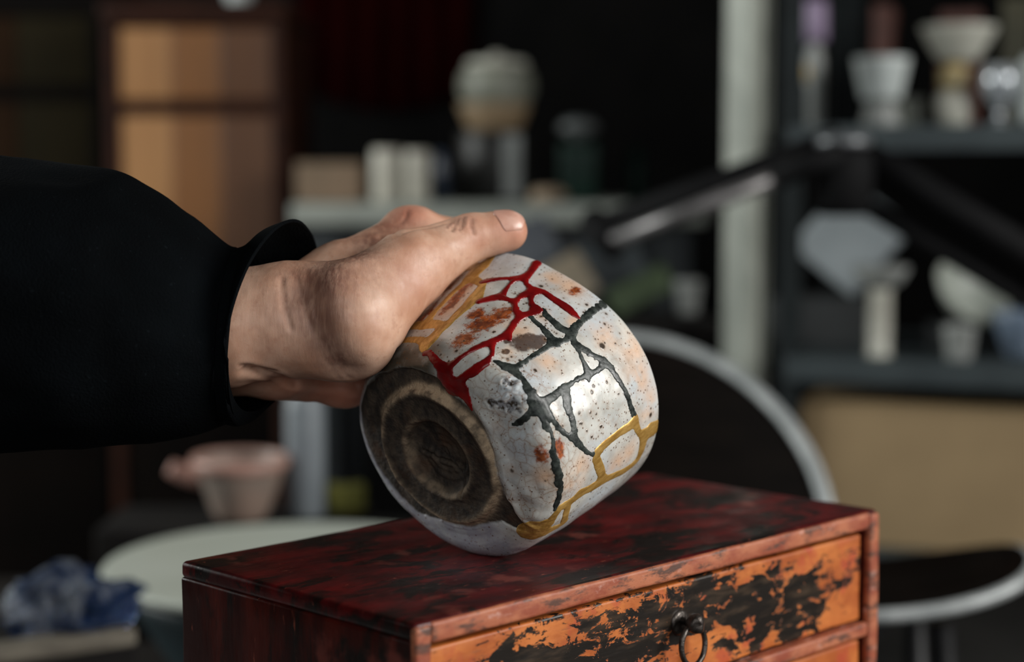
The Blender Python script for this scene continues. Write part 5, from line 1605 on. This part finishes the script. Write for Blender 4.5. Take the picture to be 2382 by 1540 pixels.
# ------------------------------------------------------------------ low trolley of slanting things below the bench
TRZ = float(at(1400, 735, 2.28)[2])
tx0, tx1 = float(at(1150, 700, 2.28)[0]), float(at(1660, 700, 2.28)[0])
ty = float(at(1400, 735, 2.28)[1])
table('low_trolley', tx0, tx1, ty - .10, ty + .12, TRZ, 'low black trolley of slanting boards between bench and chair', crate_m, 'trolley', .02, .03)
for nm, px, py, w, h, th, ang_, col, col2, lb, cat, dy in (
        ('slate', 1262, 735, 170, 190, .012, 32, (.075, .085, .10), (.055, .062, .075), 'dark blue grey slate leaning at the left of the trolley', 'slate', .08),
        ('tan_board', 1345, 735, 120, 110, .014, 40, (.25, .205, .14), (.20, .165, .115), 'tan board leaning in front of the slate', 'board', .03),
        ('green_folder', 1500, 735, 150, 62, .012, 38, (.050, .080, .028), (.035, .058, .02), 'green folder leaning right of the tan board', 'folder', .0),
        ('grey_folder', 1440, 735, 190, 150, .010, 36, (.022, .032, .036), (.016, .024, .028), 'black grey folder leaning behind the green one', 'folder', .05)):
    q2 = 2.28 / FPX
    v, f_ = rbox_mesh(w * q2, th, h * q2, r=.002, n=(3, 1, 3), o=(-w * q2 / 2, -th / 2, 0))
    v = v @ rotm('Y', -ang_ + 10).T @ rotm('X', -14).T
    v[:, 2] -= v[:, 2].min()
    o = mesh_obj(nm, v, f_, simple(nm + '_paint', col, .55, col2, 12), None)
    pp = at(px, py, 2.28)
    o.location = (pp[0], ty + dy - .03, TRZ + .0004)
    tag(o, lb, cat)
pp = at(1640, 700, 2.28)
o = lathe('grey_cup', [(r * 2.28 / FPX, h * 2.28 / FPX) for r, h in cup_prof(22, 32, 78, 4)], grey_m, None, 32)
o.location = (pp[0] - .02, ty + .03, TRZ + .0004); tag(o, 'small grey cup at the right end of the trolley', 'cup')

# ------------------------------------------------------------------ wooden cabinet and its darker neighbour on the left
frame_w = simple('dark_red_brown_frame', (.030, .009, .004), .65, (.02, .006, .003), 10, stretch=(1, 1, 3), spec=.15)
tones = [((.35, .172, .062), (.30, .142, .050)), ((.185, .072, .017), (.155, .060, .014)), ((.088, .032, .008), (.072, .026, .007))]  # boards darken left to right: falloff of the light put into their colour
pm = [simple('honey_falloff_board_%s' % n, a, .5, b, 9, stretch=(3, 1, .35)) for n, (a, b) in zip(('light', 'mid', 'dark'), tones)]


shade_m = simple('black_shade_panel', (.004, .0026, .002), .8, (.0025, .0018, .0014), 8, spec=.05)  # near black lower doors, their shade put into the colour


def cabinet(name, xpx0, xpx1, d, zt, depth, label, ms, fm, splits, zs):
    A, B = at(xpx0, 420, d), at(xpx1, 420, d)
    w = float(B[0] - A[0])
    t = thing(name, (A[0], A[1], 0), label, 'cabinet')
    rbox('side_panel', .02, depth, zt - .025, fm, t, o=(0, 0, 0), r=.003, n=(1, 2, 3))
    rbox('side_panel', .02, depth, zt - .025, fm, t, o=(w - .02, 0, 0), r=.003, n=(1, 2, 3))
    rbox('back_panel', w - .042, .012, zt - .03, fm, t, o=(.021, depth - .013, 0), r=.002, n=(1, 1, 2))
    rbox('cabinet_top', w + .012, depth + .01, .024, fm, t, o=(-.006, -.008, zt - .024), r=.004, n=(4, 2, 1))
    for (za, zb, kind) in zs:
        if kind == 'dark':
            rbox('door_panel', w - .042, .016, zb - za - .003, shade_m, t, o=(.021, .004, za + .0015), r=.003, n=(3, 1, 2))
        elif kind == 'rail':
            rbox('front_rail', w - .042, .02, zb - za, fm, t, o=(.021, .004, za), r=.003, n=(3, 1, 1))
        else:
            dr = thing('door_panel', (0, 0, 0), None, None)
            dr.parent = t
            xs = [.021] + [.021 + (w - .042) * s for s in splits] + [w - .021]
            for k2 in range(len(xs) - 1):
                rbox('board', xs[k2 + 1] - xs[k2] - .0008, .014, zb - za - .003, ms[k2], dr, o=(xs[k2] + .0004, .004, za + .0015), r=.002, n=(2, 1, 3), wob=.0008, seed=k2)
    return t


def zpx(py, d): return float(at(1191, py, d)[2])


CD = 2.74
cabinet('wooden_cabinet', 250, 664, CD, zpx(8, CD), .38, 'tall honey brown wooden cabinet behind the black sleeve', pm, frame_w, (.34, .66),
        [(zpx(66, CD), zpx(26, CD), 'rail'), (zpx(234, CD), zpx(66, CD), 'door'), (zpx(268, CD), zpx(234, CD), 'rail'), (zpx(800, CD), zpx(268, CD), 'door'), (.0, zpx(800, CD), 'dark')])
dm = [simple('shaded_brown_board_%s' % n, a, .7, tuple(x * .8 for x in a), 9, spec=.05) for n, a in (('olive', (.012, .009, .0035)), ('rust', (.018, .008, .003)))]  # the shade on this cabinet is put into its board colours
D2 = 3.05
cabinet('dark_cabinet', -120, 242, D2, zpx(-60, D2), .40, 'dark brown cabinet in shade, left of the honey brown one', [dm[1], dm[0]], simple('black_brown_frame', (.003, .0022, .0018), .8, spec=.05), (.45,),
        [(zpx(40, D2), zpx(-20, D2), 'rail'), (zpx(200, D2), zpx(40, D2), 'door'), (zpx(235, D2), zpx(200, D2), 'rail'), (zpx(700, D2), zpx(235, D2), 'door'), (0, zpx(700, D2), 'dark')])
pc = at(556, 4, CD + .08)
q = CD / FPX
o = lathe('small_white_cup', [(r * q, h * q) for r, h in cup_prof(24, 36, 60, 4)], white_m, None, 32)
o.location = (pc[0], pc[1], zpx(8, CD) + .0006); tag(o, 'small white cup on top of the honey brown cabinet', 'cup')

# ------------------------------------------------------------------ dark red cloth on the back wall
red_cloth = simple('dark_red_cloth', (.011, .0012, .0012), .95, (.008, .001, .001), 6, spec=.0)
CDp = 4.10
a0, a1 = at(690, 0, CDp), at(1105, 205, CDp)
n1, n2 = 61, 31
zt_, zb_ = CZ + (a0[2] - CZ) + .25, float(a1[2])
V = []
for j in range(n2):
    for i_ in range(n1):
        u, v = i_ / (n1 - 1), j / (n2 - 1)
        sag = -.05 * math.sin(u * math.pi) * v
        V.append((a0[0] + (a1[0] - a0[0]) * u, 4.165 + .018 * math.sin(u * 38 + 1.5 * v) * (.4 + .6 * v), zt_ + (zb_ - zt_) * v + sag))
i = np.arange(n1 * n2).reshape(n2, n1)
qh = np.stack([i[:-1, :-1], i[:-1, 1:], i[1:, 1:], i[1:, :-1]], -1).reshape(-1, 4)
hc_ = mesh_obj('hanging_cloth', V, qh, red_cloth)
so = hc_.modifiers.new('thickness', 'SOLIDIFY'); so.thickness = .003; so.offset = 0
tag(hc_, 'dark red cloth hanging on the back wall above the bench', 'cloth')
rodv = tube_mesh([(a0[0] - .05, 4.165, zt_), (a1[0] + .05, 4.165, zt_)], .012, 12)
mesh_obj('hanging_rod', rodv[0], rodv[1], leg_m, hc_)
